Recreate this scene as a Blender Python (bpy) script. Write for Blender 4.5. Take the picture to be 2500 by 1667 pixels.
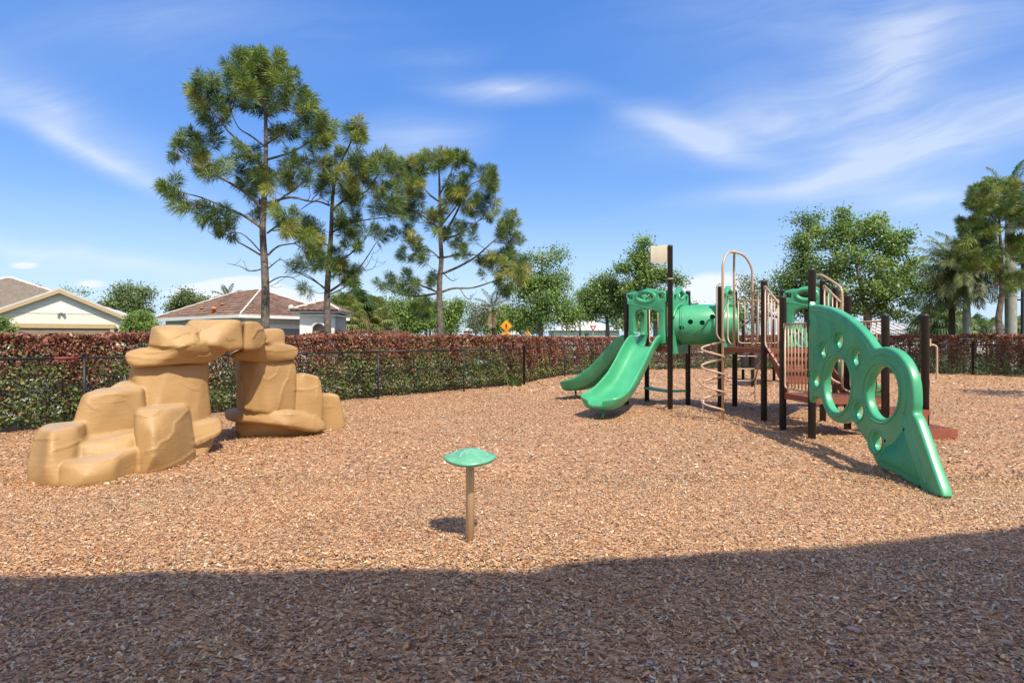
import bpy, bmesh, math, random
import numpy as np
from mathutils import Vector, Matrix, Quaternion
from mathutils.geometry import tessellate_polygon

for o in list(bpy.data.objects):
    bpy.data.objects.remove(o, do_unlink=True)
SC = bpy.context.scene
COL = SC.collection
R = math.radians
rnd = random.Random(7)
rng = np.random.default_rng(11)

# ------------------------------------------------------------------ camera
CAM_H, FOC, CX, CY = 1.55, 1500.0, 1250.0, 827.0      # photo is 2500 x 1667 px
cam = bpy.data.cameras.new("camera")
cam.sensor_width = 36.0
cam.lens = 36.0 * FOC / 2500.0
cam.shift_y = -(833.5 - CY) / 2500.0
cam.clip_start, cam.clip_end = 0.05, 3000.0
camo = bpy.data.objects.new("camera", cam)
COL.objects.link(camo)
camo.location = (0, 0, CAM_H)
camo.rotation_euler = (R(90), 0, 0)
SC.camera = camo

# ------------------------------------------------------------------ sun, sky, exposure
SUN_EL, SUN_AZ = R(56.0), R(157.0)                     # azimuth clockwise from +Y
to_sun = Vector((math.sin(SUN_AZ) * math.cos(SUN_EL), math.cos(SUN_AZ) * math.cos(SUN_EL), math.sin(SUN_EL)))
sl = bpy.data.lights.new("sun", 'SUN')
sl.energy, sl.angle, sl.color = 3.5, R(0.53), (1.0, 0.92, 0.78)
slo = bpy.data.objects.new("sun", sl)
COL.objects.link(slo)
slo.rotation_euler = (-to_sun).to_track_quat('-Z', 'Y').to_euler()
slo.location = (20, -30, 60)

vs = SC.view_settings
vs.view_transform, vs.look, vs.exposure, vs.gamma = 'Standard', 'None', 0.80, 1.0
vs.use_curve_mapping = False
SC.render.engine = 'CYCLES'
SC.cycles.max_bounces = 5
SC.cycles.diffuse_bounces = 3
SC.cycles.caustics_reflective = False
SC.cycles.caustics_refractive = False
SC.cycles.glossy_bounces = 2
SC.cycles.transmission_bounces = 3
SC.cycles.use_denoising = True
try:
    SC.cycles.denoiser = 'OPENIMAGEDENOISE'
    SC.cycles.denoising_input_passes = 'RGB_ALBEDO_NORMAL'
except Exception:
    pass

W = bpy.data.worlds.new("World")
SC.world = W
W.use_nodes = True
nt = W.node_tree
nt.nodes.clear()

class NT:
    """tiny node-tree writer"""
    def __init__(s, t): s.t = t
    def n(s, typ, **kw):
        x = s.t.nodes.new(typ)
        for k, v in kw.items(): setattr(x, k, v)
        return x
    def put(s, sock, v):
        if isinstance(v, bpy.types.NodeSocket): s.t.links.new(v, sock)
        elif v is not None: sock.default_value = v
    def m(s, op, a, b=None, c=None, clamp=False):
        x = s.n('ShaderNodeMath', operation=op, use_clamp=clamp)
        for i, v in enumerate((a, b, c)):
            if v is not None: s.put(x.inputs[i], v)
        return x.outputs[0]
    def comb(s, x, y, z):
        c = s.n('ShaderNodeCombineXYZ')
        for i, v in enumerate((x, y, z)): s.put(c.inputs[i], v)
        return c.outputs[0]
    def noise(s, vec, scale, detail=4, rough=0.55, dist=0.0, lac=2.0):
        x = s.n('ShaderNodeTexNoise')
        if vec is not None: s.put(x.inputs['Vector'], vec)
        s.put(x.inputs['Scale'], scale); s.put(x.inputs['Detail'], detail)
        s.put(x.inputs['Roughness'], rough); s.put(x.inputs['Distortion'], dist)
        return x
    def ramp(s, fac, stops, interp='LINEAR'):
        x = s.n('ShaderNodeValToRGB'); x.color_ramp.interpolation = interp
        e = x.color_ramp.elements
        while len(e) < len(stops): e.new(0.5)
        for el, (p, c) in zip(e, stops):
            el.position = p; el.color = (*c, 1) if len(c) == 3 else c
        s.put(x.inputs['Fac'], fac)
        return x.outputs['Color']
    def mix(s, fac, a, b, mode='MIX'):
        x = s.n('ShaderNodeMix', data_type='RGBA', blend_type=mode)
        s.put(x.inputs[0], fac)
        for i, v in ((6, a), (7, b)):
            if isinstance(v, (tuple, list)) and len(v) == 3: v = (*v, 1)
            s.put(x.inputs[i], v)
        return x.outputs[2]
    def bump(s, h, strength=0.3, dist=0.02):
        x = s.n('ShaderNodeBump'); s.put(x.inputs['Height'], h)
        s.put(x.inputs['Strength'], strength); s.put(x.inputs['Distance'], dist)
        return x.outputs[0]

w = NT(nt)
sky = w.n('ShaderNodeTexSky', sky_type='NISHITA', sun_disc=False, sun_elevation=SUN_EL, sun_rotation=SUN_AZ)
sky.altitude, sky.air_density, sky.dust_density, sky.ozone_density = 0, 1.0, 0.35, 3.0
tc = w.n('ShaderNodeTexCoord')
sep = w.n('ShaderNodeSeparateXYZ'); w.put(sep.inputs[0], tc.outputs['Generated'])
dx, dy, dz = sep.outputs
yy = w.m('MAXIMUM', dy, 0.05)
u, v = w.m('DIVIDE', dx, yy), w.m('DIVIDE', dz, yy)
front = w.m('SMOOTHSTEP' if False else 'MULTIPLY', w.m('SUBTRACT', dy, 0.1, clamp=True), 6.0, clamp=True)
# wind-drawn fibres: domain-warped stretched noise in the sky's direction space
wn = w.noise(w.comb(u, v, 0.0), 1.6, 3, 0.5)
wsep = w.n('ShaderNodeSeparateXYZ'); w.put(wsep.inputs[0], wn.outputs['Color'])
uw = w.m('ADD', u, w.m('MULTIPLY', w.m('SUBTRACT', wsep.outputs[0], 0.5), 0.36))
vw = w.m('ADD', v, w.m('MULTIPLY', w.m('SUBTRACT', wsep.outputs[1], 0.5), 0.19))
sl_ = w.m('ADD', vw, w.m('MULTIPLY', uw, -0.16))          # fibres lie slightly slanted
fa = w.noise(w.comb(w.m('MULTIPLY', uw, 2.4), w.m('MULTIPLY', sl_, 17.0), 0.3), 1.0, 8, 0.62, 0.7).outputs['Fac']
fb = w.noise(w.comb(w.m('MULTIPLY', uw, 6.0), w.m('MULTIPLY', sl_, 60.0), 2.3), 1.0, 5, 0.6, 0.4).outputs['Fac']
fib = w.m('ADD', w.m('MULTIPLY', fa, 0.72), w.m('MULTIPLY', fb, 0.28))
soft = w.noise(w.comb(w.m('MULTIPLY', uw, 2.5), w.m('MULTIPLY', vw, 5.0), 4.3), 1.0, 4, 0.5, 0.3).outputs['Fac']
puffn = w.noise(w.comb(u, v, 1.7), 14.0, 6, 0.6, 0.2).outputs['Fac']

def ell(px, py, rx, ry, ang, amp, pos=None):
    """soft elliptical bank of cloud around one sky direction"""
    mp = w.n('ShaderNodeMapping', vector_type='TEXTURE'); w.put(mp.inputs[0], pos or warped)
    mp.inputs['Location'].default_value = ((px - CX) / FOC, (CY - py) / FOC, 0)
    mp.inputs['Rotation'].default_value = (0, 0, R(ang))
    mp.inputs['Scale'].default_value = (rx * 2.25 / FOC, ry * 2.25 / FOC, 1)
    gr = w.n('ShaderNodeTexGradient', gradient_type='QUADRATIC_SPHERE'); w.put(gr.inputs[0], mp.outputs[0])
    return w.m('MULTIPLY', gr.outputs['Fac'], amp * 1.75)

warped, plain = w.comb(uw, vw, 0.0), w.comb(u, v, 0.0)
def total(lst):
    t = lst[0]
    for x in lst[1:]: t = w.m('ADD', t, x)
    return t

wisps = total([
    ell(130, 230, 330, 55, -24, .50), ell(270, 350, 330, 28, -24, .62), ell(180, 615, 400, 26, -8, .75),
    ell(1215, 208, 150, 26, -2, .95), ell(1060, 130, 110, 26, 8, .32), ell(990, 330, 120, 48, 8, .5),
    ell(1690, 305, 130, 34, -18, .85), ell(1880, 262, 270, 62, 12, .72), ell(2240, 140, 200, 95, 42, .95),
    ell(2330, 320, 330, 66, 10, 1.05), ell(1980, 405, 300, 26, 14, .6), ell(2270, 465, 260, 40, 0, .7),
    ell(2050, 60, 420, 120, 0, .32), ell(430, 60, 420, 110, 0, .26)])
wmask = w.m('MULTIPLY', wisps, w.m('ADD', 0.0, w.m('ADD', w.m('MULTIPLY', w.m('SUBTRACT', fib, 0.32, clamp=True), 1.9), w.m('MULTIPLY', w.m('SUBTRACT', soft, 0.25, clamp=True), 1.2))), clamp=True)
puffs = total([ell(575, 708, 75, 26, 8, 1.2, plain), ell(545, 716, 120, 22, 0, .9, plain), ell(720, 735, 120, 24, 0, .6, plain),
               ell(1735, 715, 90, 38, 6, 1.1, plain), ell(1820, 740, 120, 26, 0, .7, plain),
               ell(60, 648, 40, 11, 0, .55, plain), ell(223, 693, 45, 12, 0, .5, plain), ell(2050, 745, 200, 20, 0, .4, plain)])
pm = w.m('MULTIPLY', w.m('SUBTRACT', w.m('MULTIPLY', puffs, w.m('ADD', puffn, 0.42)), 0.24), 3.6, clamp=True)
# thicker cloud veil added round the unseen dome to brighten and whiten the shade
zz = w.m('ADD', w.m('MAXIMUM', dz, 0.0), 0.18)
pl = w.comb(w.m('MULTIPLY', w.m('DIVIDE', dx, zz), 0.5), w.m('MULTIPLY', w.m('DIVIDE', dy, zz), 1.3), 2.0)
gen = w.noise(pl, 1.1, 5, 0.55, 0.8).outputs['Fac']
gmask = w.m('MULTIPLY', w.m('SUBTRACT', gen, 0.22), 2.0, clamp=True)
gmask = w.m('MULTIPLY', gmask, w.m('SUBTRACT', 1.0, front, clamp=True))
cl = w.m('ADD', w.m('MULTIPLY', w.m('MAXIMUM', w.m('MULTIPLY', wmask, 0.56), w.m('MULTIPLY', pm, 0.95)), front), gmask, clamp=True)
gm = w.n('ShaderNodeGamma'); w.put(gm.inputs[0], sky.outputs[0]); gm.inputs[1].default_value = 0.5
hsv = w.n('ShaderNodeHueSaturation'); hsv.inputs['Saturation'].default_value = 2.0
hsv.inputs['Hue'].default_value = 0.522; hsv.inputs['Value'].default_value = 1.66
w.put(hsv.inputs['Color'], gm.outputs[0])
low = w.m('MULTIPLY', w.m('SUBTRACT', 0.20, w.m('ABSOLUTE', dz), clamp=True), 4.0, clamp=True)     # pale blue haze low in the sky, all round
hz = w.mix(low, hsv.outputs[0], (1.9, 2.75, 4.0))
colr = w.mix(cl, hz, (3.5, 3.75, 4.1))
bg = w.n('ShaderNodeBackground'); w.put(bg.inputs['Color'], colr); bg.inputs['Strength'].default_value = 0.15
wo = w.n('ShaderNodeOutputWorld'); nt.links.new(bg.outputs[0], wo.inputs[0])

# ------------------------------------------------------------------ helpers
def P(px, py, Z):
    """point on the ray of photo pixel (px,py) at ground distance Z"""
    return Vector(((px - CX) / FOC * Z, Z, CAM_H + (CY - py) / FOC * Z))
def G(px, py):
    """ground point under photo pixel"""
    return P(px, py, CAM_H * FOC / (py - CY))

def tag(o, label=None, cat=None, group=None, kind=None):
    if label: o["label"] = label
    if cat: o["category"] = cat
    if group: o["group"] = group
    if kind: o["kind"] = kind
    return o

def empty(name, loc=(0, 0, 0), parent=None):
    o = bpy.data.objects.new(name, None)
    COL.objects.link(o)
    o.location = loc
    o.empty_display_size = 0.2
    return o

bases = {}
def link(name, me, mats, parent=None, smooth=False):
    o = bpy.data.objects.new(name, me)
    COL.objects.link(o)
    if mats is not None and len(me.materials) == 0:
        for mm in (mats if isinstance(mats, (list, tuple)) else [mats]): me.materials.append(mm)
    if smooth and len(me.polygons):
        me.polygons.foreach_set('use_smooth', [True] * len(me.polygons))
    if parent is not None:
        o.parent = parent
        o.matrix_parent_inverse = bases_inv(parent)
    return o
def bases_inv(p):
    m = Matrix.Identity(4)
    q = p
    chain = []
    while q is not None:
        chain.append(q); q = q.parent
    for q in reversed(chain):
        m = m @ q.matrix_parent_inverse @ Matrix.LocRotScale(q.location, q.rotation_euler, q.scale)
    return m.inverted()

def mk(name, V, F, mat, parent=None, smooth=False):
    me = bpy.data.meshes.new(name)
    me.from_pydata([tuple(p) for p in V], [], F)
    me.update()
    return link(name, me, mat, parent, smooth)

def mk_np(name, V, F, mat, parent=None, col=None, smooth=False):
    """big meshes: V (n,3), F (m,k), col (n,3) point colours"""
    V = np.asarray(V, dtype=np.float32); F = np.asarray(F, dtype=np.int32)
    k = F.shape[1]
    me = bpy.data.meshes.new(name)
    me.vertices.add(len(V)); me.vertices.foreach_set('co', V.ravel())
    me.loops.add(F.size); me.loops.foreach_set('vertex_index', F.ravel())
    me.polygons.add(len(F))
    me.polygons.foreach_set('loop_start', np.arange(0, F.size, k, dtype=np.int32))
    if smooth: me.polygons.foreach_set('use_smooth', np.ones(len(F), dtype=bool))
    me.update(calc_edges=True)
    if col is not None:
        a = me.color_attributes.new('col', 'FLOAT_COLOR', 'POINT')
        c4 = np.ones((len(V), 4), dtype=np.float32); c4[:, :3] = col
        a.data.foreach_set('color', c4.ravel())
    return link(name, me, mat, parent)

class MB:
    def __init__(s): s.v = []; s.f = []
    def add(s, V, F):
        b = len(s.v); s.v += [Vector(p) for p in V]; s.f += [tuple(i + b for i in f) for f in F]; return s
    def box(s, lo, hi, M=None):
        x0, y0, z0 = lo; x1, y1, z1 = hi
        V = [Vector(p) for p in ((x0,y0,z0),(x1,y0,z0),(x1,y1,z0),(x0,y1,z0),(x0,y0,z1),(x1,y0,z1),(x1,y1,z1),(x0,y1,z1))]
        if M is not None: V = [M @ p for p in V]
        return s.add(V, [(0,3,2,1),(4,5,6,7),(0,1,5,4),(1,2,6,5),(2,3,7,6),(3,0,4,7)])
    def beam(s, a, b, wd, ht, up=(0, 0, 1)):
        a, b = Vector(a), Vector(b); d = (b - a); L = d.length; d.normalize()
        sd = d.cross(Vector(up)); sd.normalize(); u2 = sd.cross(d)
        V = []
        for p in (a, b):
            for i, j in ((-1,-1),(1,-1),(1,1),(-1,1)): V.append(p + sd * wd / 2 * i + u2 * ht / 2 * j)
        return s.add(V, [(0,1,2,3),(7,6,5,4),(0,4,5,1),(1,5,6,2),(2,6,7,3),(3,7,4,0)])
    def tube(s, pts, r, n=10, closed=False, cap=True):
        pts = [Vector(p) for p in pts]
        m = len(pts); rr = r if isinstance(r, (list, tuple)) else [r] * m
        T = []
        for i in range(m):
            if closed: t = pts[(i + 1) % m] - pts[i - 1]
            else: t = pts[min(i + 1, m - 1)] - pts[max(i - 1, 0)]
            T.append(t.normalized() if t.length > 1e-9 else Vector((0, 0, 1)))
        a = T[0].orthogonal().normalized()
        V = []
        for i in range(m):
            if i: a = (T[i - 1].rotation_difference(T[i])) @ a
            a = (a - T[i] * a.dot(T[i])).normalized(); b = T[i].cross(a)
            for k in range(n):
                th = 2 * math.pi * k / n
                V.append(pts[i] + (a * math.cos(th) + b * math.sin(th)) * rr[i])
        F = []
        for i in range(m if closed else m - 1):
            j = (i + 1) % m
            for k in range(n): F.append((i*n+k, i*n+(k+1)%n, j*n+(k+1)%n, j*n+k))
        if cap and not closed:
            F.append(tuple(range(n - 1, -1, -1))); F.append(tuple(range((m-1)*n, m*n)))
        return s.add(V, F)
    def lathe(s, prof, c, n=20, axis=None):
        """prof [(r,z)] about vertical through c"""
        c = Vector(c); V = []; F = []
        for r, z in prof:
            for k in range(n):
                th = 2 * math.pi * k / n
                V.append(c + Vector((r * math.cos(th), r * math.sin(th), z)))
        m = len(prof)
        for i in range(m - 1):
            for k in range(n): F.append((i*n+k, i*n+(k+1)%n, (i+1)*n+(k+1)%n, (i+1)*n+k))
        F.append(tuple(range(n - 1, -1, -1))); F.append(tuple(range((m-1)*n, m*n)))
        return s.add(V, F)
    def prism(s, poly, h0, h1):
        """vertical prism on a plan polygon"""
        n = len(poly)
        V = [Vector((p[0], p[1], h0)) for p in poly] + [Vector((p[0], p[1], h1)) for p in poly]
        F = [tuple(range(n - 1, -1, -1)), tuple(range(n, 2 * n))] + [(i, (i+1) % n, n + (i+1) % n, n + i) for i in range(n)]
        return s.add(V, F)
    def build(s, name, mat, parent=None, smooth=False):
        return mk(name, s.v, s.f, mat, parent, smooth)

def fillet(pts, r, n=5):
    """round the corners of a polyline"""
    pts = [Vector(p) for p in pts]; out = [pts[0]]
    for i in range(1, len(pts) - 1):
        a, b, c = pts[i - 1], pts[i], pts[i + 1]
        d1, d2 = (a - b), (c - b)
        k = min(r, d1.length * 0.48, d2.length * 0.48)
        p, q = b + d1.normalized() * k, b + d2.normalized() * k
        for j in range(n + 1):
            t = j / n
            out.append(p * (1 - t) ** 2 + b * 2 * t * (1 - t) + q * t * t)
    out.append(pts[-1]); return out

def catmull(pts, n=6, closed=False):
    pts = [Vector(p) for p in pts]; m = len(pts); out = []
    for i in range(m if closed else m - 1):
        if closed: p0, p1, p2, p3 = pts[i-1], pts[i], pts[(i+1) % m], pts[(i+2) % m]
        else: p0, p1, p2, p3 = pts[max(i-1, 0)], pts[i], pts[i+1], pts[min(i+2, m-1)]
        for j in range(n):
            t = j / n
            out.append(0.5 * ((2*p1) + (p2-p0)*t + (2*p0-5*p1+4*p2-p3)*t*t + (3*p1-p0-3*p2+p3)*t**3))
    if not closed: out.append(pts[-1])
    return out

def plate(name, outer, holes, origin, ux, uy, half, bevel, mat, parent=None, res=3):
    """moulded plate: 2D outline with holes, rounded edges, standing in the plane (ux, uy)"""
    loops = []
    for i, lp in enumerate([outer] + list(holes)):
        q = []
        for p in lp:
            p = Vector((p[0], p[1]))
            if not q or (p - q[-1]).length > 1e-4: q.append(p)
        if (q[0] - q[-1]).length < 1e-4: q.pop()
        area = sum(q[k - 1].x * q[k].y - q[k].x * q[k - 1].y for k in range(len(q)))
        if (area > 0) != (i == 0): q.reverse()          # outer counter-clockwise, holes clockwise
        loops.append(q)
    def inset(q, d):
        out = []
        n = len(q)
        for k in range(n):
            e1 = (q[k] - q[k - 1]).normalized(); e2 = (q[(k + 1) % n] - q[k]).normalized()
            n1, n2 = Vector((-e1.y, e1.x)), Vector((-e2.y, e2.x)); m = n1 + n2
            if m.length < 1e-6: m = n1
            m.normalize(); c = max(.55, m.dot(n1)); out.append(q[k] + m * (d / c))
        return out
    prof = [(bevel * (1 - math.cos(math.pi / 2 * k / res)), half - bevel + bevel * math.sin(math.pi / 2 * k / res)) for k in range(res + 1)]
    rings = [(-z, d) for d, z in reversed(prof)] + [(z, d) for d, z in prof]     # back face to front face
    V, F = [], []; caps = {0: [], len(rings) - 1: []}
    for q in loops:
        n = len(q); first = len(V)
        for ri, (z, d) in enumerate(rings):
            for a in inset(q, d): V.append((a.x, a.y, z))
            if ri in caps: caps[ri].append((first + ri * n, n))
        for ri in range(len(rings) - 1):
            for k in range(n):
                a, b = first + ri * n + k, first + ri * n + (k + 1) % n
                F.append((a, b, b + n, a + n))
    from mathutils.geometry import delaunay_2d_cdt
    for ri, lst in caps.items():
        pts, ed, idx_ = [], [], []
        for st, n in lst:
            b = len(pts)
            pts += [Vector(V[st + k][:2]) for k in range(n)]; idx_ += [st + k for k in range(n)]
            ed += [(b + k, b + (k + 1) % n) for k in range(n)]
        vo, eo, fo, ov, oe, of = delaunay_2d_cdt(pts, ed, [], 0, 1e-6)
        cen = np.array([sum((vo[i] for i in f), Vector((0, 0))) / len(f) for f in fo])
        keep = np.zeros(len(fo), dtype=bool)
        for st, n in lst: keep ^= inside([V[st + k][:2] for k in range(n)], cen[:, 0], cen[:, 1])
        mp = {}
        for i, src in enumerate(ov):
            if src: mp[i] = idx_[src[0]]
            else: V.append((vo[i].x, vo[i].y, rings[ri][0])); mp[i] = len(V) - 1
        for f, kf in zip(fo, keep):
            if kf:
                g_ = [mp[i] for i in f]
                if len(set(g_)) == len(g_): F.append(tuple(g_) if ri else tuple(reversed(g_)))
    ux, uy = Vector(ux).normalized(), Vector(uy).normalized(); uz = ux.cross(uy)
    M = Matrix((ux, uy, uz)).transposed().to_4x4(); M.translation = Vector(origin)
    me = bpy.data.meshes.new(name); me.from_pydata([M @ Vector(v) for v in V], [], F); me.update()
    o = link(name, me, mat, parent)
    smooth_by_angle(me, 38)
    return o

def inside(poly, x, y):
    """vectorised point-in-polygon"""
    poly = np.asarray(poly, dtype=float); c = np.zeros(x.shape, dtype=bool)
    j = len(poly) - 1
    for i in range(len(poly)):
        xi, yi = poly[i]; xj, yj = poly[j]
        t = ((yi > y) != (yj > y)) & (x < (xj - xi) * (y - yi) / (yj - yi + 1e-12) + xi)
        c ^= t; j = i
    return c

def smooth_by_angle(me, deg):
    me.polygons.foreach_set('use_smooth', [True] * len(me.polygons))
    bm = bmesh.new(); bm.from_mesh(me)
    bmesh.ops.remove_doubles(bm, verts=bm.verts, dist=1e-5)
    c = R(deg)
    for e in bm.edges:
        e.smooth = not (len(e.link_faces) == 2 and e.calc_face_angle(0) > c)
    bm.to_mesh(me); bm.free(); me.update()

def copy_tree(o, parent=None):
    c = o.copy(); COL.objects.link(c)
    if parent is not None: c.parent = parent
    for ch in list(o.children): copy_tree(ch, c)
    return c

# ------------------------------------------------------------------ materials
MATS = {}
def material(name):
    m = bpy.data.materials.new(name); m.use_nodes = True
    t = m.node_tree; b = t.nodes['Principled BSDF']
    MATS[name] = m
    return m, NT(t), b, t.nodes['Material Output']

def simple(name, c, rough=0.6, var=0.12, scale=6.0, spec=0.5, metal=0.0, bump=0.0, bscale=40, bdist=0.01, streak=None):
    m, n, b, out = material(name)
    tcn = n.n('ShaderNodeTexCoord')
    nz = n.noise(tcn.outputs['Object'], scale, 5, 0.6)
    lo = tuple(x * (1 - var) for x in c); hi = tuple(min(1, x * (1 + var)) for x in c)
    colr = n.ramp(nz.outputs['Fac'], [(0.3, lo), (0.7, hi)])
    n.put(b.inputs['Base Color'], colr)
    r2 = n.noise(tcn.outputs['Object'], scale * 3.1, 4, 0.6)
    n.put(b.inputs['Roughness'], n.m('ADD', rough - 0.08, n.m('MULTIPLY', r2.outputs['Fac'], 0.16)))
    b.inputs['Specular IOR Level'].default_value = spec
    b.inputs['Metallic'].default_value = metal
    if bump:
        bn = n.noise(tcn.outputs['Object'], bscale, 5, 0.65)
        n.put(b.inputs['Normal'], n.bump(bn.outputs['Fac'], bump, bdist))
    return m

def attr_mat(name, rough=0.6, spec=0.4, transl=0.0, bump=0.0, bscale=60.0):
    """colour read from each piece's own 'col' attribute, with grain"""
    m, n, b, out = material(name)
    at = n.n('ShaderNodeAttribute', attribute_name='col')
    tcn = n.n('ShaderNodeTexCoord')
    nz = n.noise(tcn.outputs['Object'], 45.0, 3, 0.6)
    colr = n.mix(0.35, at.outputs['Color'], n.ramp(nz.outputs['Fac'], [(0.25, (.35, .35, .35)), (0.75, (1, 1, 1))]), 'MULTIPLY')
    n.put(b.inputs['Base Color'], colr)
    b.inputs['Roughness'].default_value = rough
    b.inputs['Specular IOR Level'].default_value = spec
    if bump: n.put(b.inputs['Normal'], n.bump(nz.outputs['Fac'], bump, 0.003))
    if transl:
        tr = n.n('ShaderNodeBsdfTranslucent'); n.put(tr.inputs['Color'], n.mix(1.0, colr, (1.0, 1.15, 0.55), 'MULTIPLY'))
        mx = n.n('ShaderNodeMixShader'); mx.inputs[0].default_value = transl
        n.t.links.new(b.outputs[0], mx.inputs[1]); n.t.links.new(tr.outputs[0], mx.inputs[2])
        n.t.links.new(mx.outputs[0], out.inputs['Surface'])
    return m

M_LEAF = attr_mat('leaf', 0.45, 0.5, 0.34)
M_NEEDLE = attr_mat('needle', 0.45, 0.5, 0.25)
M_HEDGE = attr_mat('hedge_leaf', 0.42, 0.35, 0.20)
M_CHIP = attr_mat('wood_chip', 0.48, 0.75, 0.0, 0.25)
M_POST = simple('bronze_powdercoat', (.034, .035, .037), 0.42, 0.15, 3, 0.35)
M_TAN = simple('tan_powdercoat', (.50, .335, .225), 0.36, 0.06, 4, 0.5)
M_FENCE = simple('black_vinyl_pipe', (.022, .022, .024), 0.45, 0.2, 6, 0.3)
M_DECK = simple('red_brown_deck', (.265, .082, .046), 0.55, 0.14, 5, 0.4, 0, 0.1, 120, 0.004)
M_DECKTOP = simple('worn_deck_top', (.24, .085, .058), 0.7, 0.25, 7, 0.3, 0, 0.15, 90, 0.004)
M_HOLE = simple('deck_slot_shade', (.035, .014, .010), 0.8)  # painted dark in place of the shade inside open slots
M_WHITE = simple('white_stucco', (.76, .74, .69), 0.85, 0.04, 3, 0.2, 0, 0.2, 60, 0.01)
M_CREAM = simple('cream_stucco', (.74, .70, .61), 0.85, 0.04, 3, 0.2, 0, 0.2, 60, 0.01)
M_TANTRIM = simple('tan_trim', (.50, .35, .19), 0.7, 0.05, 4)
M_GREYW = simple('greige_wall', (.60, .56, .49), 0.85, 0.06, 3)
M_DARKG = simple('dark_glass', (.03, .035, .04), 0.12, 0.1, 3)
M_BARK = simple('pine_bark', (.175, .145, .12), 0.9, 0.55, 7, 0.15, 0, 0.9, 22, 0.05)
M_BARK2 = simple('grey_oak_bark', (.21, .185, .155), 0.9, 0.35, 9, 0.15, 0, 0.7, 26, 0.03)
M_TWIG = simple('hedge_twig', (.075, .055, .042), 0.9, 0.3, 9)
M_PALMT = simple('palm_trunk', (.12, .09, .065), 0.9, 0.4, 8, 0.15, 0, 0.9, 18, 0.05)
M_ROYAL = simple('royal_palm_trunk', (.34, .33, .29), 0.75, 0.18, 5, 0.2, 0, 0.25, 16, 0.02)

def green_plastic():
    m, n, b, out = material('green_moulded_plastic')
    tcn = n.n('ShaderNodeTexCoord')
    nz = n.noise(tcn.outputs['Object'], 2.2, 5, 0.6)
    fine = n.noise(tcn.outputs['Object'], 34, 4, 0.65)
    c1 = n.ramp(nz.outputs['Fac'], [(0.3, (.044, .300, .136)), (0.72, (.072, .400, .200))])
    c2 = n.mix(n.m('MULTIPLY', n.m('SUBTRACT', fine.outputs['Fac'], 0.55, clamp=True), 0.5), c1, (.30, .46, .38))
    n.put(b.inputs['Base Color'], c2)
    n.put(b.inputs['Roughness'], n.m('ADD', 0.26, n.m('MULTIPLY', fine.outputs['Fac'], 0.20)))
    b.inputs['Specular IOR Level'].default_value = 0.6
    sc = n.noise(tcn.outputs['Object'], 12, 3, 0.5)
    n.put(b.inputs['Normal'], n.bump(sc.outputs['Fac'], 0.06, 0.01))
    return m
M_GREEN = green_plastic()
M_GREEND = simple('green_groove', (.014, .19, .088), 0.6, 0.1, 8)

# ================================================================== GROUND
def unit(a):
    return a / np.maximum(np.linalg.norm(a, axis=1, keepdims=True), 1e-9)

def leaves(C, L, Wd, col, bias=None, bk=0.0, jitter=0.25, fold=0.18):
    """diamond leaves at centres C; bias pulls the leaf normals towards a direction"""
    n = len(C)
    nr = unit(rng.normal(size=(n, 3)))
    if bias is not None: nr = unit(nr + np.asarray(bias) * bk)
    d = rng.normal(size=(n, 3)); d = unit(d - nr * np.sum(d * nr, axis=1, keepdims=True))
    s = np.cross(nr, d)
    k = (1 + jitter * rng.normal(size=(n, 1))).clip(0.45, 1.8)
    Ls, Ws = L * k / 2, Wd * k / 2
    V = np.empty((n, 4, 3))
    V[:, 0] = C - d * Ls; V[:, 1] = C + s * Ws + nr * Ls * fold; V[:, 2] = C + d * Ls; V[:, 3] = C - s * Ws + nr * Ls * fold
    F = np.arange(n * 4).reshape(n, 4)
    return V.reshape(-1, 3), F, np.repeat(col, 4, axis=0)

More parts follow.
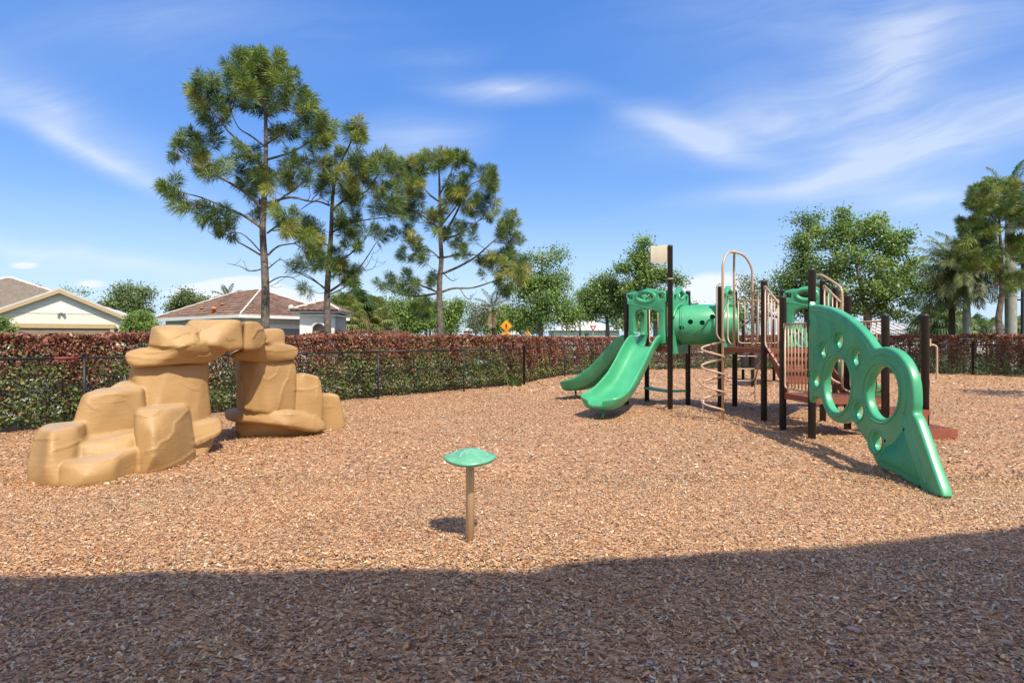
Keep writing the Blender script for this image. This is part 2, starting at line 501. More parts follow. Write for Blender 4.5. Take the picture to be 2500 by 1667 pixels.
def mat_mulch():
    m, n, b, out = material('wood_mulch')
    tcn = n.n('ShaderNodeTexCoord')
    co = tcn.outputs['Object']
    # chips: two rotated, stretched cell patterns
    cols = []
    hs = []
    for ang, sx, sy in ((0.5, 30.0, 84.0), (-0.75, 36.0, 92.0)):
        mp = n.n('ShaderNodeMapping'); n.put(mp.inputs['Vector'], co)
        mp.inputs['Rotation'].default_value = (0, 0, ang); mp.inputs['Scale'].default_value = (sx, sy, 20)
        wv = n.noise(co, 5.0, 2); 
        vm = n.n('ShaderNodeVectorMath', operation='ADD'); n.put(vm.inputs[0], mp.outputs[0])
        sv = n.n('ShaderNodeVectorMath', operation='SCALE'); n.put(sv.inputs[0], wv.outputs['Color']); sv.inputs['Scale'].default_value = 6.0
        n.put(vm.inputs[1], sv.outputs[0])
        vo = n.n('ShaderNodeTexVoronoi'); n.put(vo.inputs['Vector'], vm.outputs[0]); vo.inputs['Scale'].default_value = 1.0
        cs = n.n('ShaderNodeSeparateColor'); n.put(cs.inputs[0], vo.outputs['Color'])
        cols.append(cs); hs.append(vo.outputs['Distance'])
    sel = n.noise(co, 30.0, 2).outputs['Fac']
    rr = n.mix(n.m('GREATER_THAN', sel, 0.5), cols[0].outputs[0], cols[1].outputs[0])
    pal = n.ramp(rr, [(0.0, (.13, .072, .044)), (0.22, (.27, .142, .082)), (0.42, (.43, .235, .130)), (0.62, (.52, .315, .185)), (0.82, (.60, .41, .27)), (1.0, (.66, .54, .44))])
    big = n.noise(co, 0.9, 4, 0.6).outputs['Fac']
    pal = n.mix(1.0, pal, n.ramp(big, [(0.25, (.83, .73, .64)), (0.75, (1.0, .92, .79))]), 'MULTIPLY')
    n.put(b.inputs['Base Color'], pal)
    b.inputs['Roughness'].default_value = 0.75
    b.inputs['Specular IOR Level'].default_value = 0.25
    h = n.m('ADD', n.m('MULTIPLY', hs[0], -0.6), n.m('MULTIPLY', cols[1].outputs[1], 0.8))
    n.put(b.inputs['Normal'], n.bump(h, 0.45, 0.015))
    return m
M_MULCH = mat_mulch()

def mat_grass():
    m, n, b, out = material('lawn')
    tcn = n.n('ShaderNodeTexCoord')
    a = n.noise(tcn.outputs['Object'], 0.35, 5, 0.6).outputs['Fac']
    f = n.noise(tcn.outputs['Object'], 40, 3, 0.7).outputs['Fac']
    c = n.ramp(a, [(0.3, (.045, .085, .022)), (0.7, (.085, .125, .035))])
    c = n.mix(0.5, c, n.ramp(f, [(0.3, (.5, .5, .5)), (0.7, (1, 1, 1))]), 'MULTIPLY')
    n.put(b.inputs['Base Color'], c); b.inputs['Roughness'].default_value = 0.9
    n.put(b.inputs['Normal'], n.bump(f, 0.6, 0.05))
    return m
M_GRASS = mat_grass()
M_ASPH = simple('asphalt', (.055, .054, .053), 0.9, 0.25, 12, 0.2, 0, 0.4, 160, 0.01)
M_CONC = simple('concrete_walk', (.42, .40, .37), 0.85, 0.12, 2, 0.2, 0, 0.3, 80, 0.01)

# fence line of the playground, in plan (x right, y away)
FA = [Vector((-13.30, 3.28)), Vector((-11.35, 5.75)), Vector((-9.40, 8.22)), Vector((-7.45, 10.70)), Vector((-5.43, 13.25)), Vector((-3.44, 15.80)), Vector((-1.43, 18.25)), Vector((0.41, 20.67))]
FB = [Vector(p) for p in ((0.41, 20.67), (2.18, 25.3), (4.05, 27.7), (6.3, 29.8), (8.85, 31.4), (11.8, 31.6), (14.6, 30.4), (17.3, 28.6), (19.95, 26.6), (20.9, 23.7), (21.8, 20.8), (22.6, 17.9))]
mulch_poly = [(-13.4, 3.2), (-13.6, -9), (24, -9), (23.1, 17)] + [(p.x + (1.2 if p.x > 12 else -.6), p.y + 1.3) for p in reversed(FB)] + [(p.x - 1.1, p.y + .9) for p in reversed(FA[1:-1])]

def bumpz(x, y):
    """gentle settling of the loose mulch"""
    return (0.016 * np.sin(1.7 * x + 0.6 * y) * np.sin(1.3 * y - 0.4 * x) + 0.010 * np.sin(3.9 * x + 1.1) * np.sin(4.3 * y + 0.7)
            + 0.010 * np.sin(0.6 * x - 0.9 * y) + 0.008 * np.sin(7.1 * x + 2 * np.sin(3 * y)) * np.sin(6.3 * y + 1.9)
            - 0.055 * np.exp(-((x - 1.55) ** 2 + (y - 12.0) ** 2) / .35) - 0.05 * np.exp(-((x - 1.35) ** 2 + (y - 16.5) ** 2) / .4)
            + 0.022 * np.exp(-((x + .33) ** 2 + (y - 4.75) ** 2) / .012) + 0.03 * np.exp(-((x - 1.2) ** 2 + (y - 11.3) ** 2) / .25))

gx, gy = np.meshgrid(np.arange(-15, 25.5, 0.2), np.arange(-9, 34.5, 0.2), indexing='ij')
ins = inside(mulch_poly, gx[:-1, :-1] + .1, gy[:-1, :-1] + .1)
idx = -np.ones(gx.shape, dtype=int)
I, J = np.nonzero(ins)
quad = np.stack([I, J, I + 1, J, I + 1, J + 1, I, J + 1], axis=1)
lin = np.stack([quad[:, 0::2][:, k] * gx.shape[1] + quad[:, 1::2][:, k] for k in range(4)], axis=1)
uq, inv = np.unique(lin.ravel(), return_inverse=True)
vx, vy = gx.ravel()[uq], gy.ravel()[uq]
mulch = mk_np('mulch_ground', np.stack([vx, vy, bumpz(vx, vy) - 0.012], axis=1), inv.reshape(-1, 4), M_MULCH, smooth=True)
tag(mulch, kind='structure')

lawn = mk('lawn_ground', [(-1500, -600, -.07), (1500, -600, -.07), (1500, 2400, -.07), (-1500, 2400, -.07)], [(0, 1, 2, 3)], M_GRASS)
tag(lawn, kind='structure')
# residential street and sidewalk beyond the left hedge (seen in glimpses through it)
dA = (FA[-1] - FA[0]).normalized(); nA = Vector((-dA.y, dA.x))
def strip(name, off0, off1, z, mat, s0=-40, s1=90, th=0.0):
    a = FA[3] + dA * s0; b = FA[3] + dA * s1
    q = [a + nA * off0, b + nA * off0, b + nA * off1, a + nA * off1]
    mb = MB().prism([(p.x, p.y) for p in q], -0.3, z)
    return tag(mb.build(name, mat), kind='structure')
strip('sidewalk', 3.2, 4.9, -.035, M_CONC)
strip('kerb', 6.6, 6.8, .03, M_CONC)
strip('street_road', 6.8, 14.0, -.055, M_ASPH)
strip('driveway', 14.0, 17.5, -.045, M_CONC)

# wood chips lying on the mulch: one loose mass nobody could count
PAL = np.array([(.11, .058, .034), (.25, .122, .064), (.44, .222, .112), (.55, .305, .160), (.63, .385, .220), (.70, .495, .325), (.52, .45, .41), (.74, .62, .50), (.52, .225, .088)])
PAL = np.clip((PAL * .90 + PAL.mean(0) * .10) * np.array([.99, .965, .775]), 0, .9)
PW = np.array([.10, .13, .16, .17, .13, .09, .13, .04, .06])
def chips(n, y0, y1, L0, L1, hh, quads):
    # denser near, thinning outwards; wide enough for a step to either side
    y = y0 + (y1 - y0) * rng.random(n) ** 0.9
    x = (rng.random(n) * 2 - 1) * (0.93 * y + 1.6)
    ok = inside(mulch_poly, x, y)
    x, y = x[ok], y[ok]; n = len(x)
    z = bumpz(x, y) + rng.random(n) * hh - 0.006
    C = np.stack([x, y, z], axis=1)
    nr = unit(np.stack([rng.normal(size=n) * .34, rng.normal(size=n) * .34, np.ones(n)], axis=1))
    th = rng.random(n) * 2 * math.pi
    d = np.stack([np.cos(th), np.sin(th), np.zeros(n)], axis=1)
    d = unit(d - nr * np.sum(d * nr, axis=1, keepdims=True)); s = np.cross(nr, d)
    L = (L0 + (L1 - L0) * rng.random((n, 1)) ** 1.6) / 2
    Wd = L * (0.26 + 0.34 * rng.random((n, 1)))
    ci = rng.choice(len(PAL), n, p=PW / PW.sum())
    col = PAL[ci] * (0.78 + 0.44 * rng.random((n, 1)))
    pt = (np.sin(.9 * x + 1.7 * np.sin(.5 * y)) * np.sin(.7 * y - .6 * x) + .5 * np.sin(2.3 * x + 1.1 * y))[:, None]     # drifts of redder and paler chips
    col = col * (1 + pt * np.array([[.05, .00, -.04]])) * (1 + .05 * np.sin(1.9 * x - 2.3 * y)[:, None])
    if quads:
        V = np.stack([C - d * L - s * Wd * .8, C + d * L * .9 - s * Wd, C + d * L + s * Wd * .8, C - d * L * .9 + s * Wd], axis=1)
        return V.reshape(-1, 3), np.arange(n * 4).reshape(n, 4), np.repeat(col, 4, axis=0)
    e = rng.normal(size=(n, 1)) * .3
    V = np.stack([C - d * L - s * Wd * .7, C + d * L * .95 - s * Wd * (1 + e), C + d * L + s * Wd * .7, C - d * L * .9 + s * Wd,
                  C + nr * (0.002 + 0.004 * rng.random((n, 1))) + d * L * e], axis=1)
    b = np.arange(n)[:, None] * 5
    F = np.concatenate([b + np.array([[0, 1, 4]]), b + np.array([[1, 2, 4]]), b + np.array([[2, 3, 4]]), b + np.array([[3, 0, 4]])])
    return V.reshape(-1, 3), F, np.repeat(col, 5, axis=0)
V, F, c = chips(72000, 1.8, 4.4, .011, .037, .018, False)
tag(mk_np('wood_chip_mulch', V, F, M_CHIP, None, c), kind='stuff')
V, F, c = chips(118000, 4.2, 7.0, .009, .030, .016, False)
tag(mk_np('wood_chip_mulch', V, F, M_CHIP, None, c), kind='stuff')
V, F, c = chips(185000, 6.6, 18.0, .014, .048, .020, True)
tag(mk_np('wood_chip_mulch', V, F, M_CHIP, None, c), kind='stuff')
V, F, c = chips(45000, 17.5, 33.0, .03, .10, .03, True)
tag(mk_np('wood_chip_mulch', V, F, M_CHIP, None, c), kind='stuff')
# a few fallen leaves and slivers of bark near the camera, each its own piece
def fallen(name, x, y, L, Wd, th, c, label):
    pts = []
    for k in range(9):
        t = k / 8; wv = math.sin(math.pi * t ** .8) * Wd
        pts.append((t * L - L / 2, wv, .004 + .010 * t * (1 - t)))
    V = [Vector(p) for p in pts] + [Vector((p[0], -p[1] * .9, p[2] + .002)) for p in pts]
    Mx = Matrix.Translation((x, y, float(bumpz(x, y)) + .022)) @ Matrix.Rotation(th, 4, 'Z') @ Matrix.Rotation(.15, 4, 'X')
    F = [(i, i + 1, 9 + i + 1, 9 + i) for i in range(8)]
    o = mk(name, [Mx @ v for v in V], F, simple(name + '_skin', c, .6, .15, 40))
    o.modifiers.new('t', 'SOLIDIFY').thickness = .003
    return tag(o, label, name.split('_')[-1])
for (px, py, L, Wd, th, c, lb) in (
        (2365, 1347, .075, .016, -.5, (.55, .50, .40), 'pale dry leaf lying in the shade near the right edge of the picture'),
        (2085, 1550, .075, .016, -.5, (.42, .26, .22), 'dusky pink fallen leaf in the shaded chips at the lower right'),
        (2458, 1568, .060, .015, -.4, (.40, .25, .22), 'small dusky pink leaf in the shade at the far right'),
        (1843, 1630, .055, .018, .9, (.52, .48, .38), 'small pale oval leaf near the bottom of the picture'),
        (120, 1189, .26, .012, .05, (.34, .11, .035), 'long rusty sliver of bark in front of the boulder foot')):
    g = G(px, py)
    fallen('fallen_leaf' if L < .2 else 'bark_sliver', g.x, g.y, L, Wd, th, c, lb)

# ================================================================== CHAIN-LINK FENCE
def chain_fence(name, pts, label, terminal, hgt=1.22, zoff=0.0, tall=()):
    root = empty(name, (pts[0].x, pts[0].y, 0))
    tag(root, label, 'fence')
    for i, p in enumerate(pts):
        r = .040 if i in terminal else .026
        h = hgt + (.09 if i in terminal else -.01) + zoff
        mb = MB().lathe([(r, -.3), (r, h), (r * 1.25, h + .003), (r * 1.2, h + .03), (r * .8, h + .052), (r * .2, h + .06)] if i in terminal
                        else [(r, -.3), (r, h)], (p.x, p.y, 0), 12)
        mb.build('post', M_FENCE, root, True)
    mb = MB()
    for a, b in zip(pts[:-1], pts[1:]):
        o = mb2 = MB().tube([(a.x, a.y, hgt + zoff), (b.x, b.y, hgt + zoff)], .022, 8)
        mb2.build('top_rail', M_FENCE, root, True)
    # woven wire as thin crossing strands
    V, F = [], []
    sp, wd = .060, .0019
    for a, b in zip(pts[:-1], pts[1:]):
        L = (b - a).length; d = (b - a) / L
        H = hgt - .02 - .03
        for sgn in (1, -1):
            s = -H
            while s < L + H:
                s0, s1 = s, s + sgn * H
                q0, q1 = max(0, min(L, s0)), max(0, min(L, s1))
                if abs(q1 - q0) > .02:
                    z0 = .03 + abs(q0 - s0); z1 = .03 + H - abs(q1 - s1)
                    A = a + d * q0; B = a + d * q1
                    k = len(V)
                    V += [(A.x, A.y, z0 - wd + zoff), (B.x, B.y, z1 - wd + zoff), (B.x, B.y, z1 + wd + zoff), (A.x, A.y, z0 + wd + zoff)]
                    F.append((k, k + 1, k + 2, k + 3))
                s += sp
    tag(mk('wire_mesh', V, F, M_FENCE, root), kind='stuff')
    return root
fA = chain_fence('chain_link_fence', FA, 'black chain link fence running along the left hedge behind the boulder arch', (7,))
fB = chain_fence('chain_link_fence', FB[1:], 'black chain link fence along the back hedge behind the play structure', (7,), 1.24, .05)
# the first back span starts at the corner post
MB().tube([(.41, 20.67, 1.24), (2.18, 25.3, 1.29)], .022, 8).build('top_rail', M_FENCE, fB, True)
a, b = FA[2], FA[3]
q0, q1 = a + (b - a) * .86, a + (b - a) * .975
MB().tube([(q0.x, q0.y, 1.22), (q1.x, q1.y, 1.22)], .0245, 10).build('red_tape', simple('faded_red_tape', (.20, .035, .028), .6), fA, True)

# ================================================================== HEDGES
def hedge(name, pts, H, thick, dens, label, redtop, leafL=.055, off=.30, seedn=1, back=False, wob=.03):
    root = empty(name, (pts[0].x, pts[0].y, 0))
    tag(root, label, 'hedge')
    Cs, cols, bi = [], [], []
    for a, b in zip(pts[:-1], pts[1:]):
        L = (b - a).length; d = (b - a) / L; nn = Vector((-d.y, d.x))
        n = int(L * dens)
        s = rng.random(n) * (L + .25) - .12; mode = rng.random(n)
        w_ = np.where(mode < .48, np.abs(rng.normal(size=n)) * .12, np.where(mode < .72, rng.random(n) * thick, rng.random(n) * thick))
        top = np.abs(rng.normal(size=n)) * .07
        z = np.where((mode >= .48) & (mode < .72), H - top, .04 + rng.random(n) ** .92 * (H - .06))
        X = a.x + d.x * s; Y = a.y + d.y * s
        lump = .06 * np.sin(2.1 * s + a.x * 3) + .05 * np.sin(4.7 * s + z * 3.1) + .04 * np.sin(9 * s + 5 * z)
        w_ = w_ + lump + np.where(z < .25, .12 * (1 - z / .25), 0)
        zz_ = z + np.where(z > H - .2, wob * np.sin(3.3 * s + a.y) + .02 * np.sin(11 * s) + np.abs(rng.normal(size=n)) * .016, 0)
        X += nn.x * (off + w_); Y += nn.y * (off + w_)
        # thin the middle so that daylight shows through in places
        hole = np.sin(1.9 * s + a.y) * np.sin(7.3 * z + 1.3 * s) + .6 * np.sin(5.1 * s + 2.2 * z)
        keep = ~((hole > .95) & (z > .6) & (z < 1.15) & (rng.random(n) < .7))
        Cs.append(np.stack([X, Y, zz_], 1)[keep])
        patch = .17 * np.sin(2.3 * s + a.x) + .12 * np.sin(6.1 * s + 4 * z)
        pr = 1 / (1 + np.exp(-(z - redtop - patch) / .20))
        pr = np.clip(pr, .14, .95)
        red = rng.random(n) < pr
        k = rng.random((n, 1))
        cr = np.where(k < .55, np.array([[.25, .088, .060]]), np.where(k < .85, np.array([[.44, .20, .13]]), np.array([[.14, .048, .037]])))
        cg = np.where(k < .5, np.array([[.155, .215, .060]]), np.where(k < .8, np.array([[.30, .35, .11]]), np.array([[.10, .125, .048]])))
        cc = np.where(red[:, None], cr, cg) * (.7 + .6 * rng.random((n, 1)))
        cols.append(cc[keep])
        fr = np.array([[-nn.x, -nn.y, .45]])
        bi.append(np.repeat(fr, n, 0)[keep])
    C = np.concatenate(Cs); cc = np.concatenate(cols); bb = np.concatenate(bi)
    V, F, c = leaves(C, leafL, leafL * .52, cc, bb, .85)
    tag(mk_np('foliage', V, F, M_HEDGE, root, c), kind='stuff')
    # woody stems inside
    mb = MB()
    for a, b in zip(pts[:-1], pts[1:]):
        L = (b - a).length; d = (b - a) / L; nn = Vector((-d.y, d.x))
        for k in range(int(L * 3.2)):
            s = rnd.random() * L; t = off + .12 + rnd.random() * (thick - .2)
            p = a + d * s + nn * t
            q = Vector((p.x, p.y, -.05)); pp = [q]
            for j in range(4):
                q = q + Vector((rnd.uniform(-.14, .14), rnd.uniform(-.14, .14), H * .23)); pp.append(q)
            mb.tube(pp, [.014, .012, .010, .008, .005], 4)
    tag(mb.build('stems', M_TWIG, root), kind='stuff')
    return root
hA = hedge('hedge', FA[2:], 1.62, .95, 7300, 'clipped red and green hedge along the left fence behind the boulder arch', 1.0, .068)
hB = hedge('hedge', FB[:6], 1.60, .95, 4200, 'clipped coppery hedge along the back fence behind the green slides', .58, .078)
hC = hedge('hedge', FB[5:], 1.72, 1.0, 3700, 'dark coppery hedge at the right behind the climbing panel', .72, .085)
hD = hedge('hedge', [Vector((-9.5, 30.5)), Vector((-5.4, 34.0))], 1.95, .8, 900, 'low red hedge beyond the street near the gate pillars', .2, .10)

# weeds at the foot of the corner post
def weeds(x, y, n, label):
    V, F, cl = [], [], []
    for k in range(n):
        th = rnd.random() * 6.28; rr = rnd.random() ** .6 * .22; hh = rnd.uniform(.08, .26)
        p = Vector((x + rr * math.cos(th), y + rr * math.sin(th), 0)); t = Vector((rnd.uniform(-.1, .1), rnd.uniform(-.1, .1), hh))
        sd = Vector((math.sin(th), math.cos(th), 0)) * .010
        b = len(V); V += [p - sd, p + sd, p + t * .6 + sd * .8, p + t]
        F.append((b, b + 1, b + 2, b + 3)); g = rnd.uniform(.7, 1.3); cl += [(.08 * g, .15 * g, .03 * g)] * 4
    return tag(mk_np('weed_clump', [tuple(v) for v in V], F, M_LEAF, None, np.array(cl)), label, 'weeds')
weeds(.12, 20.3, 220, 'bright green weeds at the foot of the corner fence post')
weeds(-7.55, 10.35, 120, 'thin green weeds under the left hedge beside the boulder')

# ================================================================== SHADE CANOPY, unseen, added over the viewpoint to cast the foreground shade
def canopy():
    H = 8.0
    k = H / math.tan(SUN_EL)
    ox, oy = math.sin(SUN_AZ) * k, math.cos(SUN_AZ) * k      # from the shadow's edge back to the eave
    sh = [(-30, 4.05), (-3.1, 4.02), (-1.9, 4.08), (-.9, 4.15), (.1, 4.12), (.45, 4.27), (1.3, 4.40), (2.2, 4.58), (3.1, 4.82), (4.1, 5.05), (6, 5.50), (14, 7.4)]
    ev = []
    for (xa, ya), (xb, yb) in zip(sh[:-1], sh[1:]):          # small scallops that ripple the shadow's edge
        n = max(1, int((xb - xa) / .15))
        for j in range(n):
            t = j / n; ev.append((xa + (xb - xa) * t + ox, ya + (yb - ya) * t + oy + (.012 if j % 2 else -.012)))
    ev.append((sh[-1][0] + ox, sh[-1][1] + oy))
    root = empty('unseen_shade_canopy', (0, -2, 0))
    tag(root, 'open pavilion added unseen over the viewpoint to cast the foreground shade', 'canopy')
    MB().prism(ev + [(14 + ox, -4.4), (-30 + ox, -4.4)], H - .16, H).build('roof', M_WHITE, root)
    for x in (-22, -15, -8.5, 9.5):
        for y in (-4.0, -1.6):
            MB().box((x - .15, y - .15, -.2), (x + .15, y + .15, H - .165)).build('column', M_WHITE, root)
canopy()

# ================================================================== MOULDED BOULDER ARCH
def mat_rock():
    m, n, b, out = material('tan_moulded_rock')
    tcn = n.n('ShaderNodeTexCoord'); co = tcn.outputs['Object']
    a = n.noise(co, 1.8, 5, 0.6).outputs['Fac']; f = n.noise(co, 55, 3, 0.6).outputs['Fac']
    st = n.n('ShaderNodeMapping'); n.put(st.inputs['Vector'], co); st.inputs['Scale'].default_value = (2.2, 2.2, 11)
    s = n.noise(st.outputs[0], 3.0, 5, 0.6, .6).outputs['Fac']
    c = n.ramp(a, [(0.25, (.325, .190, .072)), (0.5, (.385, .230, .090)), (0.75, (.440, .272, .115))])
    geo = n.n('ShaderNodeNewGeometry'); sn = n.n('ShaderNodeSeparateXYZ'); n.put(sn.inputs[0], geo.outputs['Normal'])
    # level tops turn paler and greyer, unevenly
    up = n.m('MULTIPLY', n.m('SUBTRACT', sn.outputs[2], 0.80, clamp=True), 5.0, clamp=True)
    c = n.mix(n.m('MULTIPLY', up, n.m('ADD', 0.12, n.m('MULTIPLY', s, 0.6))), c, (.46, .36, .27))
    stn = n.noise(co, 4.2, 6, 0.7, 0.8).outputs['Fac']
    c = n.mix(n.m('MULTIPLY', n.m('SUBTRACT', stn, 0.58, clamp=True), 2.2), c, (.27, .165, .078))
    pore = n.m('GREATER_THAN', f, 0.70)
    c = n.mix(n.m('MULTIPLY', pore, 0.22), c, (.22, .13, .06))
    n.put(b.inputs['Base Color'], c)
    n.put(b.inputs['Roughness'], n.m('ADD', 0.42, n.m('MULTIPLY', a, 0.2)))
    b.inputs['Specular IOR Level'].default_value = 0.4
    dent = n.noise(co, 9.0, 5, 0.7).outputs['Fac']
    h = n.m('ADD', n.m('ADD', n.m('MULTIPLY', s, 0.7), n.m('MULTIPLY', dent, 0.8)), n.m('MULTIPLY', f, 0.03))
    n.put(b.inputs['Normal'], n.bump(h, 0.22, 0.03))
    return m
M_ROCK = mat_rock()

def zr(zx, zy, Z):      # traced on an enlargement of photo region (0,740)-(880,1240)
    return P(zx * .37415, 740 + zy * .37415, Z)
BACKDIR = Vector((-.47, .88, 0)).normalized()

def rock_part(name, lumps, root, cracks=(), voxel=.016, smooth_it=2):
    def soften(me, voxel, it, grow):
        tmp = bpy.data.objects.new(name, me); COL.objects.link(tmp)
        rm = tmp.modifiers.new('r', 'REMESH'); rm.mode = 'VOXEL'; rm.voxel_size = voxel
        if it:
            sm = tmp.modifiers.new('s', 'SMOOTH'); sm.iterations = it; sm.factor = .5
        if grow:
            dm = tmp.modifiers.new('d', 'DISPLACE'); dm.strength = grow; dm.mid_level = 0
        dg = bpy.context.evaluated_depsgraph_get()
        out = bpy.data.meshes.new_from_object(tmp.evaluated_get(dg))
        bpy.data.objects.remove(tmp, do_unlink=True)
        return out
    al = bmesh.new()
    for pts, thick, shrink in lumps:          # each boulder is rounded on its own, so the seams between them stay crisp
        bm = bmesh.new()
        fr = [zr(*p) for p in pts]
        cen = sum(fr, Vector()) / len(fr)
        vv = list(fr)
        for p in fr:
            vv.append(cen + (p - cen) * shrink + BACKDIR * thick)
            vv.append(cen + (p - cen) * (1 + (1 - shrink) * -.15) + BACKDIR * thick * .55)
        bs = [bm.verts.new(v) for v in vv]
        h = bmesh.ops.convex_hull(bm, input=bs, use_existing_faces=False)
        junk = [g for g in set(h['geom_interior'] + h['geom_unused']) if isinstance(g, bmesh.types.BMVert) and not g.link_faces]
        bmesh.ops.delete(bm, geom=junk, context='VERTS')
        me = bpy.data.meshes.new(name); bm.to_mesh(me); bm.free()
        me = soften(me, .024, 9, .008)
        al.from_mesh(me)
    me = bpy.data.meshes.new(name); al.to_mesh(me); al.free()
    me2 = soften(me, voxel, smooth_it, 0)
    n = len(me2.vertices)
    co = np.empty(n * 3, dtype=np.float32); me2.vertices.foreach_get('co', co); co = co.reshape(-1, 3)
    no = np.empty(n * 3, dtype=np.float32); me2.vertices.foreach_get('normal', no); no = no.reshape(-1, 3)
    x, y, z = co.T
    d = (.010 * np.sin(3.1 * x + 1.7 * y + 4 * z) + .008 * np.sin(7.3 * x - 5.1 * y + 2.3 * z + 1) + .006 * np.sin(9.1 * z + 3 * np.sin(2.7 * x + 2.2 * y)))
    # raised and cut crack lines: photo polylines laid on the nearest surface
    px = CX + x / y * FOC; py = CY - (z - CAM_H) / y * FOC
    fx, fy = px / .37415, (py - 740) / .37415
    vd = np.stack([x, y, z - CAM_H], 1); face = np.sum(vd / np.linalg.norm(vd, axis=1, keepdims=True) * no, axis=1) < -.05
    for line, amp, wid in cracks:
        best = np.full(n, 1e9)
        for (ax, ay), (bx, by) in zip(line[:-1], line[1:]):
            ex, ey = bx - ax, by - ay; t = np.clip(((fx - ax) * ex + (fy - ay) * ey) / (ex * ex + ey * ey), 0, 1)
            sd = (ex * (fy - ay) - ey * (fx - ax)) / math.hypot(ex, ey)
            dist = np.hypot(fx - ax - ex * t, fy - ay - ey * t)
            cl = dist < np.abs(best)
            best = np.where(cl, dist * np.where(sd < 0, -1, 1), best)
        # a small step: one side stands proud and fades away from the line
        g = np.where(best < 0, np.exp(-(best / (wid * 2.6)) ** 2), np.exp(-(best / wid) ** 2) * 0.15)
        d = d + np.where(face, amp * g, 0)
    co = co + no * d[:, None]
    me2.vertices.foreach_set('co', co.ravel().astype(np.float32)); me2.update()
    me2.materials.clear()
    return link(name, me2, M_ROCK, root, True)

rock = empty('boulder_arch', tuple(zr(760, 1080, 7.4).xy) + (0,))
tag(rock, 'tan moulded climbing boulder arch with stepped ledges left of the mushroom stool', 'boulder arch')
left_lumps = [
    # low front-left block
    ([(196,1190,6.75),(188,1060,6.80),(205,945,6.86),(236,850,6.92),(262,812,7.0),(330,836,6.72),(500,800,6.95),(545,792,7.15),(556,860,7.1),(540,930,6.95),(470,1010,6.75),(395,1060,6.62),(388,1200,6.56),(290,1200,6.60),(320,960,6.60),(300,1080,6.55)], .75, .85),
    # curved bottom step
    ([(388,1200,6.56),(398,1048,6.58),(470,1050,6.60),(600,1048,6.66),(770,1008,6.85),(800,985,6.97),(920,938,7.24),(926,1135,7.20),(560,1130,6.56),(740,1090,6.77),(760,1175,6.80),(600,1200,6.62),(480,1203,6.54)], .8, .9),
    # second step
    ([(512,1020,6.85),(514,912,6.90),(560,904,6.95),(700,902,7.05),(780,885,7.15),(895,858,7.30),(905,960,7.25),(800,990,7.05),(620,1020,6.90)], .8, .9),
    # seat back block
    ([(478,790,7.30),(505,700,7.40),(540,602,7.50),(575,592,7.42),(800,575,7.65),(928,560,7.85),(940,700,7.85),(890,850,7.70),(700,880,7.45),(560,890,7.28)], .95, .9),
    # upper back shoulder
    ([(700,570,7.95),(770,525,8.1),(835,516,8.2),(900,540,8.1),(900,600,8.0),(720,600,7.9)], .5, .8),
    # front bulge
    ([(885,725,7.40),(900,712,7.32),(1000,702,7.38),(1090,694,7.50),(1205,676,7.80),(1232,684,7.92),(1248,760,7.98),(1258,900,8.0),(1266,1040,7.92),(1190,1080,7.62),(1060,1110,7.32),(925,1135,7.12),(905,1000,7.16),(890,850,7.28),(1000,1000,7.12),(1000,860,7.20),(1120,880,7.42)], .75, .9),
    # right ledge
    ([(1240,800,8.2),(1370,760,8.6),(1440,762,8.62),(1456,800,8.55),(1452,850,8.45),(1400,885,8.35),(1262,945,8.05),(1250,870,8.1)], .6, .88),
    ([(1250,930,8.1),(1395,880,8.5),(1380,930,8.45),(1335,1000,8.2),(1262,1045,7.97)], .5, .9),
    # pillar
    ([(828,545,8.25),(850,470,8.25),(868,395,8.16),(1100,395,8.24),(1355,385,8.68),(1360,480,8.72),(1368,640,8.70),(1368,790,8.70),(1260,815,8.35),(1000,760,8.02),(940,700,8.05),(900,600,8.15),(1060,560,8.14),(1220,600,8.34)], .85, .88),
]
left_cracks = [
    ([(1212,700),(1170,740),(1125,785),(1118,840),(1090,880),(1040,905),(1020,940),(960,960)], .012, 7),
    ([(1262,955),(1190,1010),(1100,1060),(990,1095)], .008, 7),
    ([(360,962),(430,945),(500,915),(535,900)], .010, 7), ([(215,893),(360,890)], .009, 7),
    ([(1180,520),(1225,545),(1245,562),(1290,570)], .007, 6), ([(440,1040),(520,1050),(650,1040),(760,1010),(800,985)], .010, 9),
    ([(900,735),(960,752),(1010,735),(1040,712)], .010, 8), ([(1262,925),(1300,900),(1380,870),(1440,835)], .010, 8), ([(1262,880),(1320,855),(1380,840)], .008, 8),
    ([(520,995),(600,980),(700,975),(760,960)], .008, 8), ([(560,650),(600,690),(640,700)], .006, 7),
    ([(690,610),(760,600),(830,608)], .007, 8), ([(745,650),(820,640),(860,690)], .005, 10)]
rock_part('boulder_base', left_lumps, rock, left_cracks)
cap_lumps = [
    ([(818,345,8.05),(826,320,8.1),(900,296,8.15),(1000,285,8.15),(1180,296,8.12),(1330,247,8.35),(1430,250,8.55),(1488,292,8.66),(1470,320,8.64),(1430,352,8.60),(1355,392,8.55),(1150,406,8.20),(1000,410,8.05),(880,410,8.02),(835,390,8.03)], 1.0, .9),
    ([(960,285,8.1),(975,215,8.2),(992,156,8.3),(1015,166,8.12),(1060,152,8.22),(1195,147,8.40),(1225,158,8.40),(1275,178,8.38),(1300,250,8.30),(1180,296,8.1),(1060,290,8.05)], .95, .9),
    ([(1215,150,8.55),(1238,116,8.6),(1400,112,8.66),(1500,109,8.70),(1574,110,8.80),(1578,200,8.82),(1580,296,8.82),(1490,308,8.62),(1400,280,8.42),(1290,270,8.35),(1280,190,8.40)], .85, .92),
]
